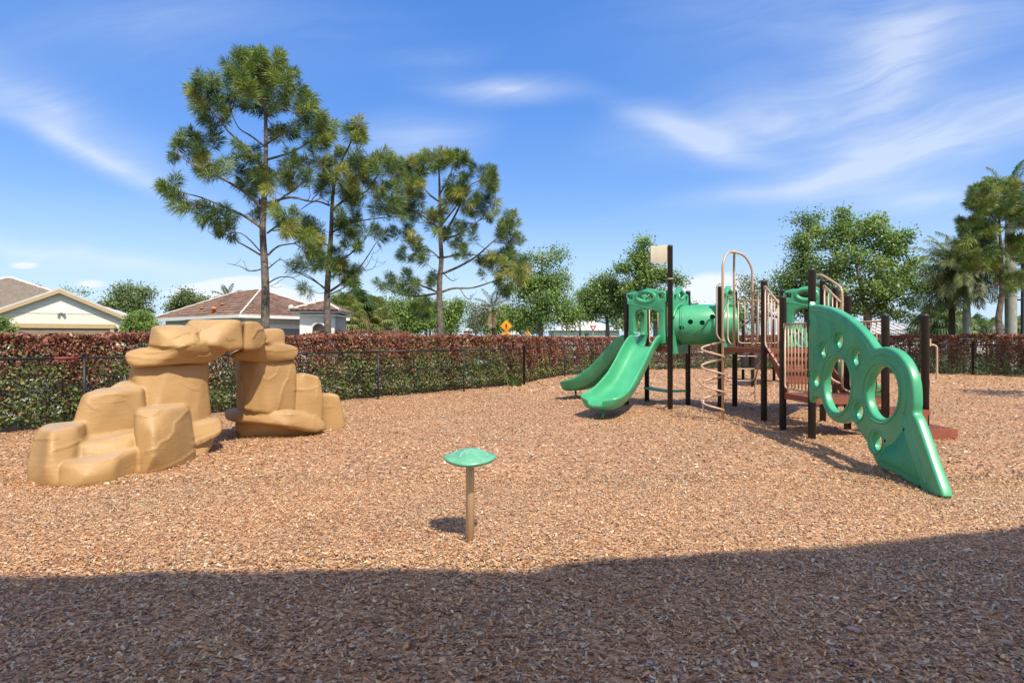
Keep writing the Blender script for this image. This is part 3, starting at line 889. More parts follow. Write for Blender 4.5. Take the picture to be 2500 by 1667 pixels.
cap_cracks = [([(1140,232),(1190,208),(1245,200),(1290,205),(1310,175),(1360,160)], .016, 7), ([(1205,352),(1260,352),(1300,338),(1345,340),(1372,325),(1410,340),(1440,326)], -.014, 6),
              ([(940,325),(1000,325),(1100,312),(1190,290),(1260,270)], .010, 8), ([(1170,300),(1200,285)], .01, 6), ([(830,350),(950,370),(1100,372),(1300,352)], .006, 10),
              ([(1230,130),(1240,150),(1285,172),(1270,190)], .012, 7), ([(1440,210),(1490,245),(1520,240)], .006, 8)]
rock_part('cap_stone', cap_lumps, rock, cap_cracks)
rcap_lumps = [
    ([(1590,304,8.88),(1590,114,8.88),(1640,116,8.95),(1692,124,9.15),(1722,170,9.20),(1742,205,9.25),(1740,250,9.22),(1690,302,9.10),(1640,306,8.95)], .85, .92),
    ([(1722,170,9.45),(1790,164,9.65),(1850,172,9.80),(1862,205,9.80),(1868,265,9.78),(1800,290,9.6),(1735,265,9.35)], .7, .9),
    ([(1500,350,9.30),(1560,318,9.3),(1690,300,9.32),(1740,250,9.45),(1860,262,9.65),(1930,280,9.82),(1955,300,9.85),(1952,340,9.82),(1925,374,9.78),(1800,380,9.58),(1700,380,9.45),(1560,368,9.36)], .95, .9),
]
rcap_cracks = [([(1658,220),(1680,180),(1720,172)], .014, 6), ([(1735,215),(1742,250),(1715,265),(1690,300)], .012, 7), ([(1700,310),(1850,320),(1950,300)], .008, 9)]
rock_part('cap_stone', rcap_lumps, rock, rcap_cracks)
right_lumps = [
    ([(1568,365,9.55),(1700,370,9.50),(1925,370,9.85),(1936,440,9.85),(1926,580,9.85),(1915,720,9.85),(1750,720,9.50),(1590,700,9.42),(1550,690,9.75),(1555,520,9.65)], .8, .9),
    ([(1930,470,10.0),(1990,455,10.0),(2080,476,10.15),(2100,515,10.2),(2106,620,10.2),(2102,770,10.15),(2000,770,9.95),(1905,740,9.85),(1912,580,9.9)], .7, .9),
    ([(2098,600,10.45),(2150,590,10.45),(2213,602,10.5),(2236,680,10.55),(2250,860,10.52),(2140,860,10.4),(2095,800,10.4)], .6, .9),
    # ledge
    ([(1464,722,9.90),(1480,708,9.95),(1555,690,9.9),(1530,715,9.58),(1560,705,9.52),(1700,705,9.52),(1900,712,9.62),(2030,742,9.78),(2105,765,9.9),(2132,795,9.95),(2122,826,9.9),(2065,838,9.82),(1860,797,9.5),(1700,784,9.46),(1530,772,9.50),(1470,757,9.85)], .55, .88),
    # undercut foot
    ([(1535,790,9.75),(1545,800,9.72),(1572,880,9.75),(1600,905,9.75),(1800,905,9.80),(1960,880,9.92),(2070,850,10.0),(2110,815,10.05),(1960,790,9.8),(1800,780,9.68),(1650,775,9.68)], .7, .9),
]
right_cracks = [([(1890,420),(1875,490),(1845,535),(1825,600),(1812,650),(1802,690)], .012, 6), ([(1812,420),(1800,460),(1748,495),(1700,465)], .010, 6),
                ([(1920,570),(1980,572),(2030,570),(2065,555)], .008, 6), ([(2070,485),(2072,540),(2062,610)], .009, 6), ([(2120,680),(2180,682)], .004, 6),
                ([(1880,735),(1960,730),(2050,752)], .008, 8), ([(2040,745),(2050,780),(2060,740)], .008, 5), ([(1640,720),(1700,722),(1705,745),(1640,745)], .005, 5), ([(1860,805),(1900,830),(1910,860)], .008, 8)]
rock_part('boulder_base', right_lumps, rock, right_cracks)

# ================================================================== MUSHROOM STEPPER
g = G(1147.5, 1319)
ms = empty('mushroom_stool', (g.x, g.y, 0))
tag(ms, 'green domed mushroom stool on a tan pole standing alone in the mulch', 'stool')
MB().lathe([(.033, -.25), (.033, .548), (.0335, .551), (.031, .553), (.031, .557), (.0335, .559), (.033, .60), (.033, .63)], (g.x, g.y, 0), 24).build('pole', simple('sand_powdercoat', (.56, .39, .215), .4, .06, 4), ms, True)
def mush_cap():
    V, F = [], []
    n, c = 64, Vector((g.x, g.y, 0))
    prof = [(0, .708), (.03, .707), (.06, .703), (.095, .693), (.125, .679), (.15, .664), (.172, .652), (.19, .645), (.199, .638), (.2005, .631), (.197, .622), (.188, .612), (.165, .606), (.05, .606), (0, .606)]
    for r, z in prof:
        for k in range(n):
            th = 2 * math.pi * k / n
            wv = 1 + .02 * math.cos(2 * th) * (r / .2) ** 2
            zz = z - (.015 * math.cos(2 * th + math.pi)) * (r / .2) ** 3
            V.append(c + Vector((r * wv * math.cos(th), r * wv * math.sin(th), zz)))
    for i in range(len(prof) - 1):
        for k in range(n): F.append((i*n+k, (i+1)*n+k, (i+1)*n+(k+1) % n, i*n+(k+1) % n))
    return mk('cap', V, F, M_MUSH, ms, True)
M_MUSH = simple('sun_worn_green_plastic', (.125, .37, .23), 0.32, 0.22, 9, 0.5, 0, 0.05, 200, 0.002)
capo = mush_cap()
M_SCUFF = simple('pale_scuff', (.34, .50, .38), .6)
for pts in ([(-.02,-.06,.706),(-.055,-.09,.690),(-.07,-.13,.668)], [(.02,-.03,.7095),(-.01,-.07,.7035),(-.018,-.125,.679)], [(.07,-.02,.7035),(.12,-.04,.686),(.14,-.075,.668)],
            [(-.09,-.02,.698),(-.13,-.05,.675),(-.15,-.07,.660)]):
    pp = catmull([Vector((g.x + a, g.y + b, z - .002)) for a, b, z in pts], 5)
    MB().tube(pp, .0032, 5).build('scuff_line', M_SCUFF, capo)

# ================================================================== PLAY STRUCTURE
ps = empty('play_structure', (4.6, 12.0, 0))
tag(ps, 'large green tan and brown play structure with slides tunnel and climbing panel', 'play structure')
PR = .058
def post(x, y, h, mat=M_POST, r=PR, parent=ps, base=-.4):
    return MB().lathe([(r, base), (r, h - r * .9), (r * 1.02, h - r * .88), (r * 1.02, h - r * .65), (r * .93, h - r * .32), (r * .70, h - r * .1), (r * .38, h - .004), (.004, h)], (x, y, 0), 22).build('post', mat, parent, True)
A, B, Cc, D = Vector((3.50, 13.60)), Vector((2.69, 14.45)), Vector((3.37, 15.35)), Vector((4.13, 14.42))
Mm, Nn = Vector((4.53, 13.36)), Vector((5.13, 14.15))
E, Fp, Gp, Hh, Ip, Jj, Kk = Vector((4.79, 11.68)), Vector((4.69, 10.64)), Vector((4.74, 9.71)), Vector((5.92, 11.70)), Vector((5.79, 10.60)), Vector((5.87, 9.66)), Vector((6.69, 9.95))
Pp, Qq = Vector((6.06, 13.76)), Vector((6.86, 13.05))
fp = post(A.x, A.y, 3.63); post(B.x, B.y, 2.63); post(Cc.x, Cc.y, 2.63); post(D.x, D.y, 2.68)
MB().lathe([(PR + .0015, 2.86), (PR + .003, 2.865), (PR + .003, 2.885), (PR + .0015, 2.89)], (A.x, A.y, 0), 22).build('joint_ring', M_TAN, fp, True)
post(Mm.x, Mm.y, 2.70); post(Nn.x, Nn.y, 2.66); post(E.x, E.y, 2.67); post(Fp.x, Fp.y, 2.30); post(Gp.x, Gp.y, 2.67)
post(Hh.x, Hh.y, 2.68); post(Ip.x, Ip.y, 2.32); post(Jj.x, Jj.y, 1.95); post(Kk.x, Kk.y, 1.96)
post(Pp.x, Pp.y, 2.66); post(Qq.x, Qq.y, 2.66)
for q in (Mm, E, Fp, Gp):       # strap brackets scuffed pale where they wrap the legs
    pass

DH = 1.37
def deck(name, poly, h, th=.10, slots=True):
    root = MB().prism(poly, h - th, h - .004).build(name, M_DECK, ps)
    cx = sum(p[0] for p in poly) / len(poly); cy = sum(p[1] for p in poly) / len(poly)
    top = [(cx + (p[0] - cx) * .985, cy + (p[1] - cy) * .985) for p in poly]
    MB().prism(top, h - .003, h).build('deck_top', M_DECKTOP, root)
    if slots:
        xs = [p[0] for p in poly]; ys = [p[1] for p in poly]
        mb = MB()
        x = min(xs) + .12
        while x < max(xs) - .08:
            y = min(ys) + .12
            while y < max(ys) - .08:
                if inside([( cx + (p[0] - cx) * .84, cy + (p[1] - cy) * .84) for p in poly], np.array([x]), np.array([y]))[0]:
                    mb.box((x, y, h - .002), (x + .035, y + .09, h + .0015))
                y += .125
            x += .07
        tag(mb.build('deck_slots', M_HOLE, root), kind='stuff')
    return root
def xy(*ps_): return [(p.x, p.y) for p in ps_]
deck('slide_deck', xy(A, D, Cc, B), DH)
deck('hex_deck', xy(Mm, E, Hh, Qq, Pp, Nn), DH)
deck('lower_deck', xy(Fp, Gp, Jj, Ip), .62)
# transfer steps
def transfer_step(x0, x1, y0, y1, h, th, rz=.20):
    c = Vector(((x0 + x1) / 2, (y0 + y1) / 2, 0)); Mx = Matrix.Translation(c) @ Matrix.Rotation(rz, 4, 'Z')
    a, b = (x1 - x0) / 2, (y1 - y0) / 2
    o = MB().box((-a, -b, h - th), (a, b, h), Mx).build('transfer_step', M_DECK, ps)
    mb = MB(); x = -a + .05
    while x < a - .06:
        y = -b + .06
        while y < b - .08:
            mb.box((x, y, h + .0005), (x + .040, y + .065, h + .002), Mx); y += .115
        x += .080
    tag(mb.build('grip_slots', M_HOLE, o), kind='stuff')
    return o
transfer_step(5.98, 6.85, 9.44, 10.02, .160, .40, .06)
transfer_step(5.93, 6.62, 9.72, 10.34, .415, .07, .05)
MB().box((6.50, 9.72, .16), (6.58, 10.3, .35)).build('step_riser', M_DECK, ps)
# stairs from the lower deck to the hexagon deck
for i in range(3):
    f0, f1 = i / 3.0, (i + 1) / 3.0
    h = .62 + (DH - .62) * (i + 1) / 4.0
    a0, b0 = Fp.lerp(E, f0), Ip.lerp(Hh, f0); a1, b1 = Fp.lerp(E, f1 + .04), Ip.lerp(Hh, f1 + .04)
    MB().prism(xy(a0.lerp(b0, .09), a0.lerp(b0, .91), a1.lerp(b1, .91), a1.lerp(b1, .09)), h - .04, h).build('stair_tread', M_DECK, ps)
    MB().prism(xy(a1.lerp(b1, .095), a1.lerp(b1, .905), a1.lerp(b1, .905) + Vector((0, .015)), a1.lerp(b1, .095) + Vector((0, .015))), h, h + .187).build('stair_riser', M_DECK, ps)
for a_, b_ in ((Fp, E), (Ip, Hh)):
    a = a_.lerp(b_, .02); b = a_.lerp(b_, .98); s = .08 if a_ is Fp else -.08
    V = [(a.x + s, a.y, .54), (b.x + s, b.y, DH - .14), (b.x + s, b.y, DH + .02), (a.x + s, a.y, .80)]
    V += [(p[0] + .03, p[1], p[2]) for p in V]
    mk('stringer', V, [(0,1,2,3),(7,6,5,4),(0,4,5,1),(1,5,6,2),(2,6,7,3),(3,7,4,0)], M_DECK, ps)

TR = .0165
def tube(name, pts, r=TR, rf=.08, parent=ps, mat=M_TAN, n=10):
    return MB().tube(fillet(pts, rf), r, n).build(name, mat, parent, True)
def v3(p, z): return Vector((p.x, p.y, z))
def rail_panel(name, a, b, z0, z1, n, slope=0.0, inset=.075):
    """tan guard rail between two posts: frame loop and upright bars"""
    d = (b - a).normalized(); a, b = a + d * inset, b - d * inset
    za = 0.0; zb = slope
    root = MB().tube(fillet([v3(a, z1), v3(b, z1 + zb)], .05), TR, 10).build(name, M_TAN, ps, True)
    tube('bottom_rail', [v3(a, z1 - .01), v3(a, z0), v3(b, z0 + zb), v3(b, z1 + zb - .01)], TR, .09, root)
    for k in range(n):
        t = (k + 1) / (n + 1); p = a.lerp(b, t)
        MB().tube([v3(p, z0 + zb * t), v3(p, z1 + zb * t)], TR * .72, 8).build('baluster', M_TAN, root, True)
    for p, q, zz_ in ((a, -d, z1), (b, d, z1 + zb)):
        MB().beam(v3(p, zz_ - .03), v3(p + q * (inset - .045), zz_ - .03), .045, .085).build('clamp', M_TAN, root)
    return root
rail_panel('guard_rail', Fp, Gp, .70, 1.80, 6)
rail_panel('guard_rail', Ip, Jj, .70, 1.83, 5)
rail_panel('guard_rail', Fp, E, 1.02, 2.12, 4, slope=.42)
rail_panel('guard_rail', Ip, Hh, 1.02, 2.10, 4, slope=.45)
rail_panel('guard_rail', Nn, Pp, DH + .08, 2.42, 5)
rail_panel('guard_rail', Cc, D, DH + .08, 2.40, 3)
# tall handrail loop at the stair, right side
hx = Vector((5.60, 10.42)); hy = Vector((5.56, 11.35))
tube('hand_rail', [v3(hy, 2.72), v3(hy.lerp(hx, .3), 2.71), v3(hx, 2.42), v3(hx, .70), v3(hx + Vector((.14, -.04)), .64)], .020, .14)
hx2 = Vector((5.46, 10.55)); tube('hand_rail', [v3(hx2, 1.5), v3(hx2, .86), v3(hx, .78)], .018, .12)
# grab handle on the transfer post
gh = Kk + Vector((.06, -.02)); gd = Vector((.11, -.01))
hroot = tube('grab_handle', [v3(gh, 1.46), v3(gh + gd, 1.44), v3(gh + gd, .86), v3(gh, .84)], .017, .07)
for zc in (1.49, .83): MB().box((Kk.x + .045, Kk.y - .045, zc - .06), (Kk.x + .07, Kk.y - .01, zc + .06)).build('mount_plate', M_TAN, hroot)

# deck-edge entry with the arched pole and corkscrew climber
d1, d2 = Vector((4.625, 12.80)), Vector((4.735, 12.10)); gp = Vector((4.02, 11.72))
topc = Vector((4.36, 12.05, 3.25))
arch = tube('entry_arch', [v3(d2, DH), v3(d2, 2.95), v3(d2.lerp(Vector((4.36, 12.05)), .45), 3.20), topc, v3(gp.lerp(Vector((4.36, 12.05)), .45), 3.23), v3(gp, 3.02), v3(gp, -.3)], .0235, .22, ps, M_TAN, 14)
tube('arch_leg', [topc + Vector((0, 0, -.004)), v3(d1.lerp(Vector((4.36, 12.05)), .25), 3.17), v3(d1, 3.0), v3(d1, DH)], .0235, .14, arch, M_TAN, 14)
MB().tube([topc + Vector((-.03, -.03, 0)), topc + Vector((.03, .02, 0))], .032, 12).build('coupling', M_TAN, arch, True)
tube('side_grip', [v3(gp, 2.62), v3(gp + Vector((-.11, .02)), 2.58), v3(gp + Vector((-.11, .02)), 1.62), v3(gp + Vector((-.02, 0)), 1.50)], .013, .07, arch)
for pz, q in ((d1, Mm), (d2, E)):
    dv = (q - pz); L = dv.length; dv.normalize()
    q2 = q - dv * .07
    rr = tube('entry_rail', [v3(pz, 2.46), v3(q2, 2.46)], TR, .02)
    p3 = pz.lerp(q, .45)
    tube('inner_loop', [v3(p3, 2.45), v3(p3, DH + .16), v3(p3.lerp(pz, .6), DH + .05), v3(pz, DH + .08)], TR, .12, rr)
    if q is E:
        p4 = pz.lerp(q, .75)
def helix():
    c = gp + Vector((-.20, -.02)); pts = []
    turns, n = 4.25, 150
    for k in range(n + 1):
        t = k / n; th = -.15 + 2 * math.pi * turns * t
        pts.append(Vector((c.x + .205 * math.cos(th), c.y + .205 * math.sin(th), 1.52 - 1.42 * t)))
    o = MB().tube(pts, .0195, 10).build('corkscrew_climber', M_TAN, ps, True)
    MB().tube([(c.x - .19, c.y - .05, -.2), (c.x - .19, c.y - .05, .40)], .016, 10).build('climber_leg', M_TAN, o, True)
helix()
# loop ladder on the far side of the hexagon deck
def loop_ladder():
    c0 = Vector((5.50, 14.35)); c1 = Vector((5.62, 15.25)); sd = Vector((.99, -.12)).normalized() * .40
    o = tube('loop_ladder', [v3(c1 + sd, -.3), v3(c1 + sd, .55), v3(c0 + sd, 1.55), v3(c0 + sd, 2.42), v3(c0 - sd * .2, 2.44)], .020, .25)
    tube('ladder_side', [v3(c1 - sd, -.3), v3(c1 - sd, .55), v3(c0 - sd, 1.55), v3(c0 - sd, 2.3)], .020, .25, o)
    for z_, t in ((.26, .0), (.62, .08), (.93, .38), (1.25, .68)):
        m_ = c1.lerp(c0, t); f = Vector((.05, .16)) * 1.4
        tube('rung', [v3(m_ - sd, z_), v3(m_ - sd * .8 + f, z_ - .12), v3(m_ + sd * .8 + f, z_ - .12), v3(m_ + sd, z_)], .015, .08, o)
loop_ladder()
# green bench between two rear legs of the slide tower
bn = []
for k in range(9):
    t = k / 8; p = Cc.lerp(D, t); bn.append(Vector((p.x, p.y, .36 - .045 * math.sin(math.pi * t))))
mbn = MB(); dn = (D - Cc).normalized(); nn_ = Vector((dn.y, -dn.x, 0)) * .13
V = []; 
for p in bn: V += [p - nn_ + Vector((0, 0, -.05)), p + nn_ + Vector((0, 0, -.05)), p + nn_ * .92 + Vector((0, 0, .0)), p - nn_ * .92]
F = []
for i in range(8):
    for k in range(4): F.append((i*4+k, i*4+(k+1) % 4, (i+1)*4+(k+1) % 4, (i+1)*4+k))
F += [(3, 2, 1, 0), (32, 33, 34, 35)]
mk('bench_seat', V, F, M_GREEN, ps)

# flag
fl = []
for k in range(13):
    t = k / 12; fl.append((t * .365, .39 + .012 * math.sin(6.5 * t + .4)))
fl2 = [(x, .012 * math.sin(7 * x / .365 + 1.2)) for x, _ in reversed(fl)]
ur = Vector((-.985, .17, 0))
plate('flag', fl + fl2, [], (A.x - .055, A.y + .01, 3.225), ur, (0, 0, 1), .010, .004, simple('cream_panel', (.58, .51, .38), .6, .08, 8), ps)

# ---- hood panels over the slide entrances
def to_plane(px, py, a, b):
    """photo pixel -> (u along a->b, z) on the vertical plane through a and b"""
    d = (b - a); L = d.length; d = d / L
    rx = (px - CX) / FOC
    # X = rx*Z ; a + d*u
    u_ = (rx * a.y - a.x) / (d.x - rx * d.y)
    Z = a.y + d.y * u_
    return u_, CAM_H + (CY - py) / FOC * Z
HZ = lambda zx, zy: to_plane(1340 + zx * .14031, 680 + zy * .14031, B, A)
hood_out = [HZ(*p) for p in [(1378,440),(1375,285),(1398,250),(1500,224),(1575,222),(1640,186),(1735,172),(1820,184),(1885,206),(2000,212),(2040,226),(2054,250),(2055,405),(2038,425),
            (2036,880),(2042,960),(2042,1120),(2015,1150),(1962,1146),(1944,1115),(1944,1010),(1930,985),(1902,968),(1908,945),(1926,890),(1934,640),(1918,595),(1875,562),(1800,542),(1700,536),(1610,548),(1545,580),(1518,630),
            (1512,900),(1520,940),(1540,965),(1538,985),(1470,985),(1436,1000),(1405,1035),(1394,1030),(1394,965),(1406,890),(1408,460)]]
hood_holes = [[HZ(1392 + a, 300 + b) for a, b in ((0, 8), (14, 0), (84, 6), (84, 70), (22, 72))],
              [HZ(1930 + a, 275 + b) for a, b in ((0, 0), (95, 0), (95, 68), (12, 70))],
              [HZ(1705 + 135 * math.cos(t * math.pi / 12), 327 + 58 * math.sin(t * math.pi / 12)) for t in range(24)]]
hood_ring = [HZ(1712 + 178 * math.cos(t * math.pi / 18), 315 + 122 * math.sin(t * math.pi / 18)) for t in range(36)]
hood_seam = [HZ(*p) for p in ((1385,440),(1500,455),(1600,475),(1700,500),(1800,530),(1900,545),(2030,545))]
def hood(a, b):
    d = (b - a).normalized(); nrm = Vector((d.y, -d.x, 0)); sc = (b - a).length / (A - B).length
    f = lambda L: [(x * sc, y) for x, y in L]
    o = plate('hood_panel', f(hood_out), [f(h) for h in hood_holes], (a.x, a.y, 0), (d.x, d.y, 0), (0, 0, 1), .065, .030, M_GREEN, ps)
    to3 = lambda L, k: [Vector((a.x + d.x * x, a.y + d.y * x, y)) + nrm * k for x, y in f(L)]
    ring = MB().tube(to3([( (x + hx_) / 2, (y + hy_) / 2) for (x, y), (hx_, hy_) in zip(hood_ring, [hood_holes[2][int(t * 24 / 36)] for t in range(36)])], .030), .058, 10, True)
    ring.build('eye_rim', M_GREEN, o, True)
    MB().tube(catmull(to3(hood_seam, .062), 4), .010, 6).build('moulding_ridge', M_GREEN, o, True)
    return o
hood(B, A); hood(Cc, B); hood(Pp, Qq)

# ---- tunnel end panels and tunnel
def tunnel_panel(a, b):
    L = (b - a).length; d = (b - a) / L; c = L / 2; zc = 1.86
    top = [(.07, 2.30), (.07, 2.56), (.20, 2.60), (.34, 2.62), (.44, 2.70), (c, 2.735), (L - .44, 2.70), (L - .34, 2.62), (L - .20, 2.60), (L - .07, 2.56), (L - .07, 2.30)]
    out = [(.10, 1.20)] + top + [(L - .10, 1.20)]
    holes = [[(c + .405 * math.cos(t * math.pi / 20), zc + .405 * math.sin(t * math.pi / 20)) for t in range(40)],
             [(c + .155 * math.cos(t * math.pi / 10), 2.545 + .068 * math.sin(t * math.pi / 10)) for t in range(20)],
             [(.13, 2.42), (.25, 2.42), (.25, 2.52), (.13, 2.52)], [(L - .25, 2.42), (L - .13, 2.42), (L - .13, 2.52), (L - .25, 2.52)]]
    o = plate('tunnel_panel', out, holes, (a.x, a.y, 0), (d.x, d.y, 0), (0, 0, 1), .05, .022, M_GREEN, ps)
    n3 = Vector((d.y, -d.x, 0))
    for r_, zz_, off in ((.185, 2.545, .03),):
        pts = [Vector((a.x + d.x * (c + r_ * math.cos(t)), a.y + d.y * (c + r_ * math.cos(t)), zz_ + .095 * math.sin(t))) + n3 * off for t in [k * math.pi / 12 for k in range(24)]]
        MB().tube(pts, .035, 8, True).build('eye_rim', M_GREEN, o, True)
    arc = [Vector((a.x + d.x * (c + .47 * math.cos(t)), a.y + d.y * (c + .47 * math.cos(t)), zc + .47 * math.sin(t))) + n3 * .04 for t in [R(20) + R(140) * k / 20 for k in range(21)]]
    MB().tube(arc, .030, 8).build('arch_rim', M_GREEN, o, True)
    return o
tunnel_panel(A, D); tunnel_panel(Mm, Nn)
def tunnel():
    p0 = v3(A.lerp(D, .5), 1.86); p1 = v3(Mm.lerp(Nn, .5), 1.86)
    ax = (p1 - p0).normalized(); up = Vector((0, 0, 1)); sd = ax.cross(up).normalized()
    prof = [(-.20, .398), (.0, .400), (.002, .425), (.05, .432), (.2, .452), (.35, .464), (.5, .468), (.65, .464), (.8, .452), (.95, .432), (.998, .425), (1.0, .40), (1.16, .398)]
    prof = prof + [(t, r - .03) for t, r in reversed(prof)]
    n, V, F = 64, [], []
    for t, r in prof:
        c = p0.lerp(p1, t)
        for k in range(n):
            th = 2 * math.pi * k / n; V.append(c + (sd * math.cos(th) + up * math.sin(th)) * r)
    m_ = len(prof)
    for i in range(m_):
        j = (i + 1) % m_
        for k in range(n): F.append((i*n+k, i*n+(k+1) % n, j*n+(k+1) % n, j*n+k))
    o = mk('crawl_tunnel', V, F, M_GREEN, ps, True)
    bm = bmesh.new(); bm.from_mesh(o.data); bmesh.ops.recalc_face_normals(bm, faces=bm.faces); bm.to_mesh(o.data); bm.free()
    cut = MB()
    for zx, zy, r in ((680, 915, .050), (818, 822, .055), (1005, 835, .055), (1172, 742, .058)):
        px, py = 1560 + zx * .15306, 660 + zy * .15306
        ray = P(px, py, 1) - Vector((0, 0, CAM_H))
        # where the ray meets the barrel's near side (plane through the axis shifted towards us)
        c0 = Vector((0, 0, CAM_H)); mid = p0.lerp(p1, .5) + sd * (.40 if sd.y < 0 else -.40)
        nsd = sd; t = (mid - c0).dot(nsd) / ray.dot(nsd); hit = c0 + ray * t
        q = hit - sd * (.3 if sd.y < 0 else -.3); q2 = hit + sd * (.4 if sd.y < 0 else -.4)
        cut.tube([q, q2], r, 24)
    co_ = cut.build('cutter', None, None); 
    bm = bmesh.new(); bm.from_mesh(co_.data); bmesh.ops.recalc_face_normals(bm, faces=bm.faces); bm.to_mesh(co_.data); bm.free()
    md = o.modifiers.new('b', 'BOOLEAN'); md.operation = 'DIFFERENCE'; md.object = co_; md.solver = 'EXACT'
    dg = bpy.context.evaluated_depsgraph_get()
    me = bpy.data.meshes.new_from_object(o.evaluated_get(dg))
    o.modifiers.clear(); old = o.data; o.data = me; bpy.data.objects.remove(co_, do_unlink=True)
    me.materials.clear(); me.materials.append(M_GREEN)
    smooth_by_angle(me, 40)
    # raised swoosh moulding line
    pts = []
    for k in range(25):
        t = k / 24; th = R(-38) + R(70) * t; a_ = .12 + .80 * t
        r = .43 + .038 * math.sin(math.pi * a_)
        sgn = 1 if sd.y < 0 else -1
        pts.append(p0.lerp(p1, a_) + (sd * sgn * math.cos(th) + up * math.sin(th)) * (r + .001))
    MB().tube(pts, .006, 6).build('moulding_ridge', M_GREEN, o, True)
    for t in (.045,):
        c = p0.lerp(p1, t); MB().tube([c + (sd * math.cos(q) + up * math.sin(q)) * .436 for q in [k * math.pi / 24 for k in range(48)]], .010, 6, True).build('flange', M_GREEN, o, True)
tunnel()

# ---- slides
def slide(a, b, dirv, prof, label_parts=True, wtop=.36, wtoe=.44, bend=0.0):
    """a,b: posts of the deck edge; dirv: plan direction; prof: (distance, height) of the bed"""
    mid = (a + b) / 2; dv = Vector(dirv).normalized(); 
    path = catmull([Vector((d, 0, z)) for d, z in prof], 9)
    half = [(0, 0), (.45, .0), (.62, .012), (.76, .06), (.84, .13), (.875, .215), (.90, .255), (.95, .272), (1.0, .258), (1.03, .22), (1.0, .17), (.93, .06), (.84, -.03), (.70, -.075), (.45, -.09), (0, -.09)]
    loop = half[:]  # right side, then mirrored
    full = [(x, y) for x, y in half] + [(-x, y) for x, y in reversed(half[1:-1])]
    nP = len(full); V, F = [], []
    Ltot = prof[-1][0]
    for i, p in enumerate(path):
        t = path[min(i+1, len(path)-1)] - path[max(i-1, 0)]; t.normalize()
        up = Vector((-t.z, 0, t.x))
        f = p.x / Ltot
        wd = wtop + (wtoe - wtop) * max(0, (f - .45) / .4) if f < .85 else wtoe
        hs = 1.0 - .45 * max(0, min(1, (f - .55) / .4)); bot = 1.0 + .35 * max(0, min(1, (f - .6) / .3))
        e = max(0, (p.x - (Ltot - .30)) / .305)
        k = max(0.0, 1 - e ** 2.6) ** (1 / 2.6); wd *= (.16 + .84 * k)
        hs *= (.25 + .75 * k)
        bo = bend * f * f
        for x, y in full:
            yy_ = y * hs if y > 0 else y * bot * (.35 + .65 * k)
            lift = .10 * e ** 2 * (1 if y <= .02 and y > -.02 else .3)
            q = p + up * yy_
            plan = mid + dv * q.x + Vector((dv.y, -dv.x)) * (x * wd + bo)
            V.append((plan.x, plan.y, q.z + lift * 0 ))
    m_ = len(path)
    for i in range(m_ - 1):
        for k in range(nP): F.append((i*nP+k, i*nP+(k+1) % nP, (i+1)*nP+(k+1) % nP, (i+1)*nP+k))
    # end caps: strips between the upper (inner) and lower (outer) halves
    for base in (0, (m_-1)*nP):
        h = len(half)
        for k in range(h - 1):
            pass
        F.append(tuple(base + k for k in range(nP)) if base else tuple(base + k for k in range(nP - 1, -1, -1)))
    o = mk('slide', V, F, M_GREEN, ps)
    bm = bmesh.new(); bm.from_mesh(o.data)
    ends = [f_ for f_ in bm.faces if len(f_.verts) > 8]
    bmesh.ops.triangulate(bm, faces=ends)
    bmesh.ops.recalc_face_normals(bm, faces=bm.faces); bm.to_mesh(o.data); bm.free()
    o.data.polygons.foreach_set('use_smooth', [True] * len(o.data.polygons))
    e = mid + dv * (Ltot - .30) + Vector((dv.y, -dv.x)) * bend * .8
    MB().tube([(e.x, e.y, -.25), (e.x, e.y, prof[-1][1] - .06)], .028, 12).build('slide_foot', M_GREEN, o, True)
    return o
prof1 = [(.00, 1.37), (.16, 1.36), (.40, 1.20), (.80, .86), (1.20, .56), (1.55, .39), (1.85, .31), (2.15, .275), (2.42, .265)]
slide(A, B, (-.60, -.80), prof1)
slide(B, Cc, (-.62, .785), prof1)
slide(Pp, Qq, (.86, .50), [(d * 1.05, z) for d, z in prof1])

# ---- big climbing panel
pa, pb = Vector((4.70, 9.58)), Vector((4.275, 6.06))
PZ = lambda zx, zy: to_plane(1940 + zx * .33167, 720 + zy * .33167, pa, pb)
out_px = [(130,105),(138,78),(160,72),(215,78),(300,100),(380,140),(440,182),(500,235),(560,300),(605,365),(628,388),(660,384),(705,383),(760,402),(810,440),(855,500),(885,570),(903,640),(911,720),(912,800),(908,868),
          (930,905),(960,985),(1000,1100),(1050,1245),(1095,1370),(1130,1478),(1100,1484),(1050,1472),(960,1430),(860,1370),(760,1312),(665,1278),(632,1240),(606,1180),(560,1085),(515,1020),(470,945),(445,918),(400,938),(360,944),(310,925),(268,885),(240,830),(225,780),(205,758),(160,752),(130,742)]
def cr(pts, n=3): return [(p.x, p.y) for p in catmull([Vector((a_, b_, 0)) for a_, b_ in pts], n, True)]
def ellipse_px(cx, cy, rx, ry, n=28, tilt=0.0):
    c, s_ = math.cos(tilt), math.sin(tilt)
    return [(cx + rx * math.cos(t) * c - ry * math.sin(t) * s_, cy + rx * math.cos(t) * s_ + ry * math.sin(t) * c) for t in [2 * math.pi * k / n for k in range(n)]]
big = [(340, 662, 98, 198), (677, 718, 116, 193)]
small = [(348, 335, 31, 55), (231, 405, 30, 56), (472, 457, 34, 60), (180, 615, 29, 56), (497, 852, 34, 60), (634, 1078, 36, 64)]
outl = [PZ(*p) for p in cr(out_px, 3)]
holes_px = [ellipse_px(*e, 40) for e in big] + [ellipse_px(*e, 24) for e in small]
holes = [[PZ(*p) for p in h] for h in holes_px]
dpan = (pb - pa).normalized()
panel = plate('climbing_panel', outl, holes, (pa.x, pa.y, 0), (dpan.x, dpan.y, 0), (0, 0, 1), .055, .030, M_GREEN, ps, 4)
fn = Vector((dpan.y, -dpan.x, 0))
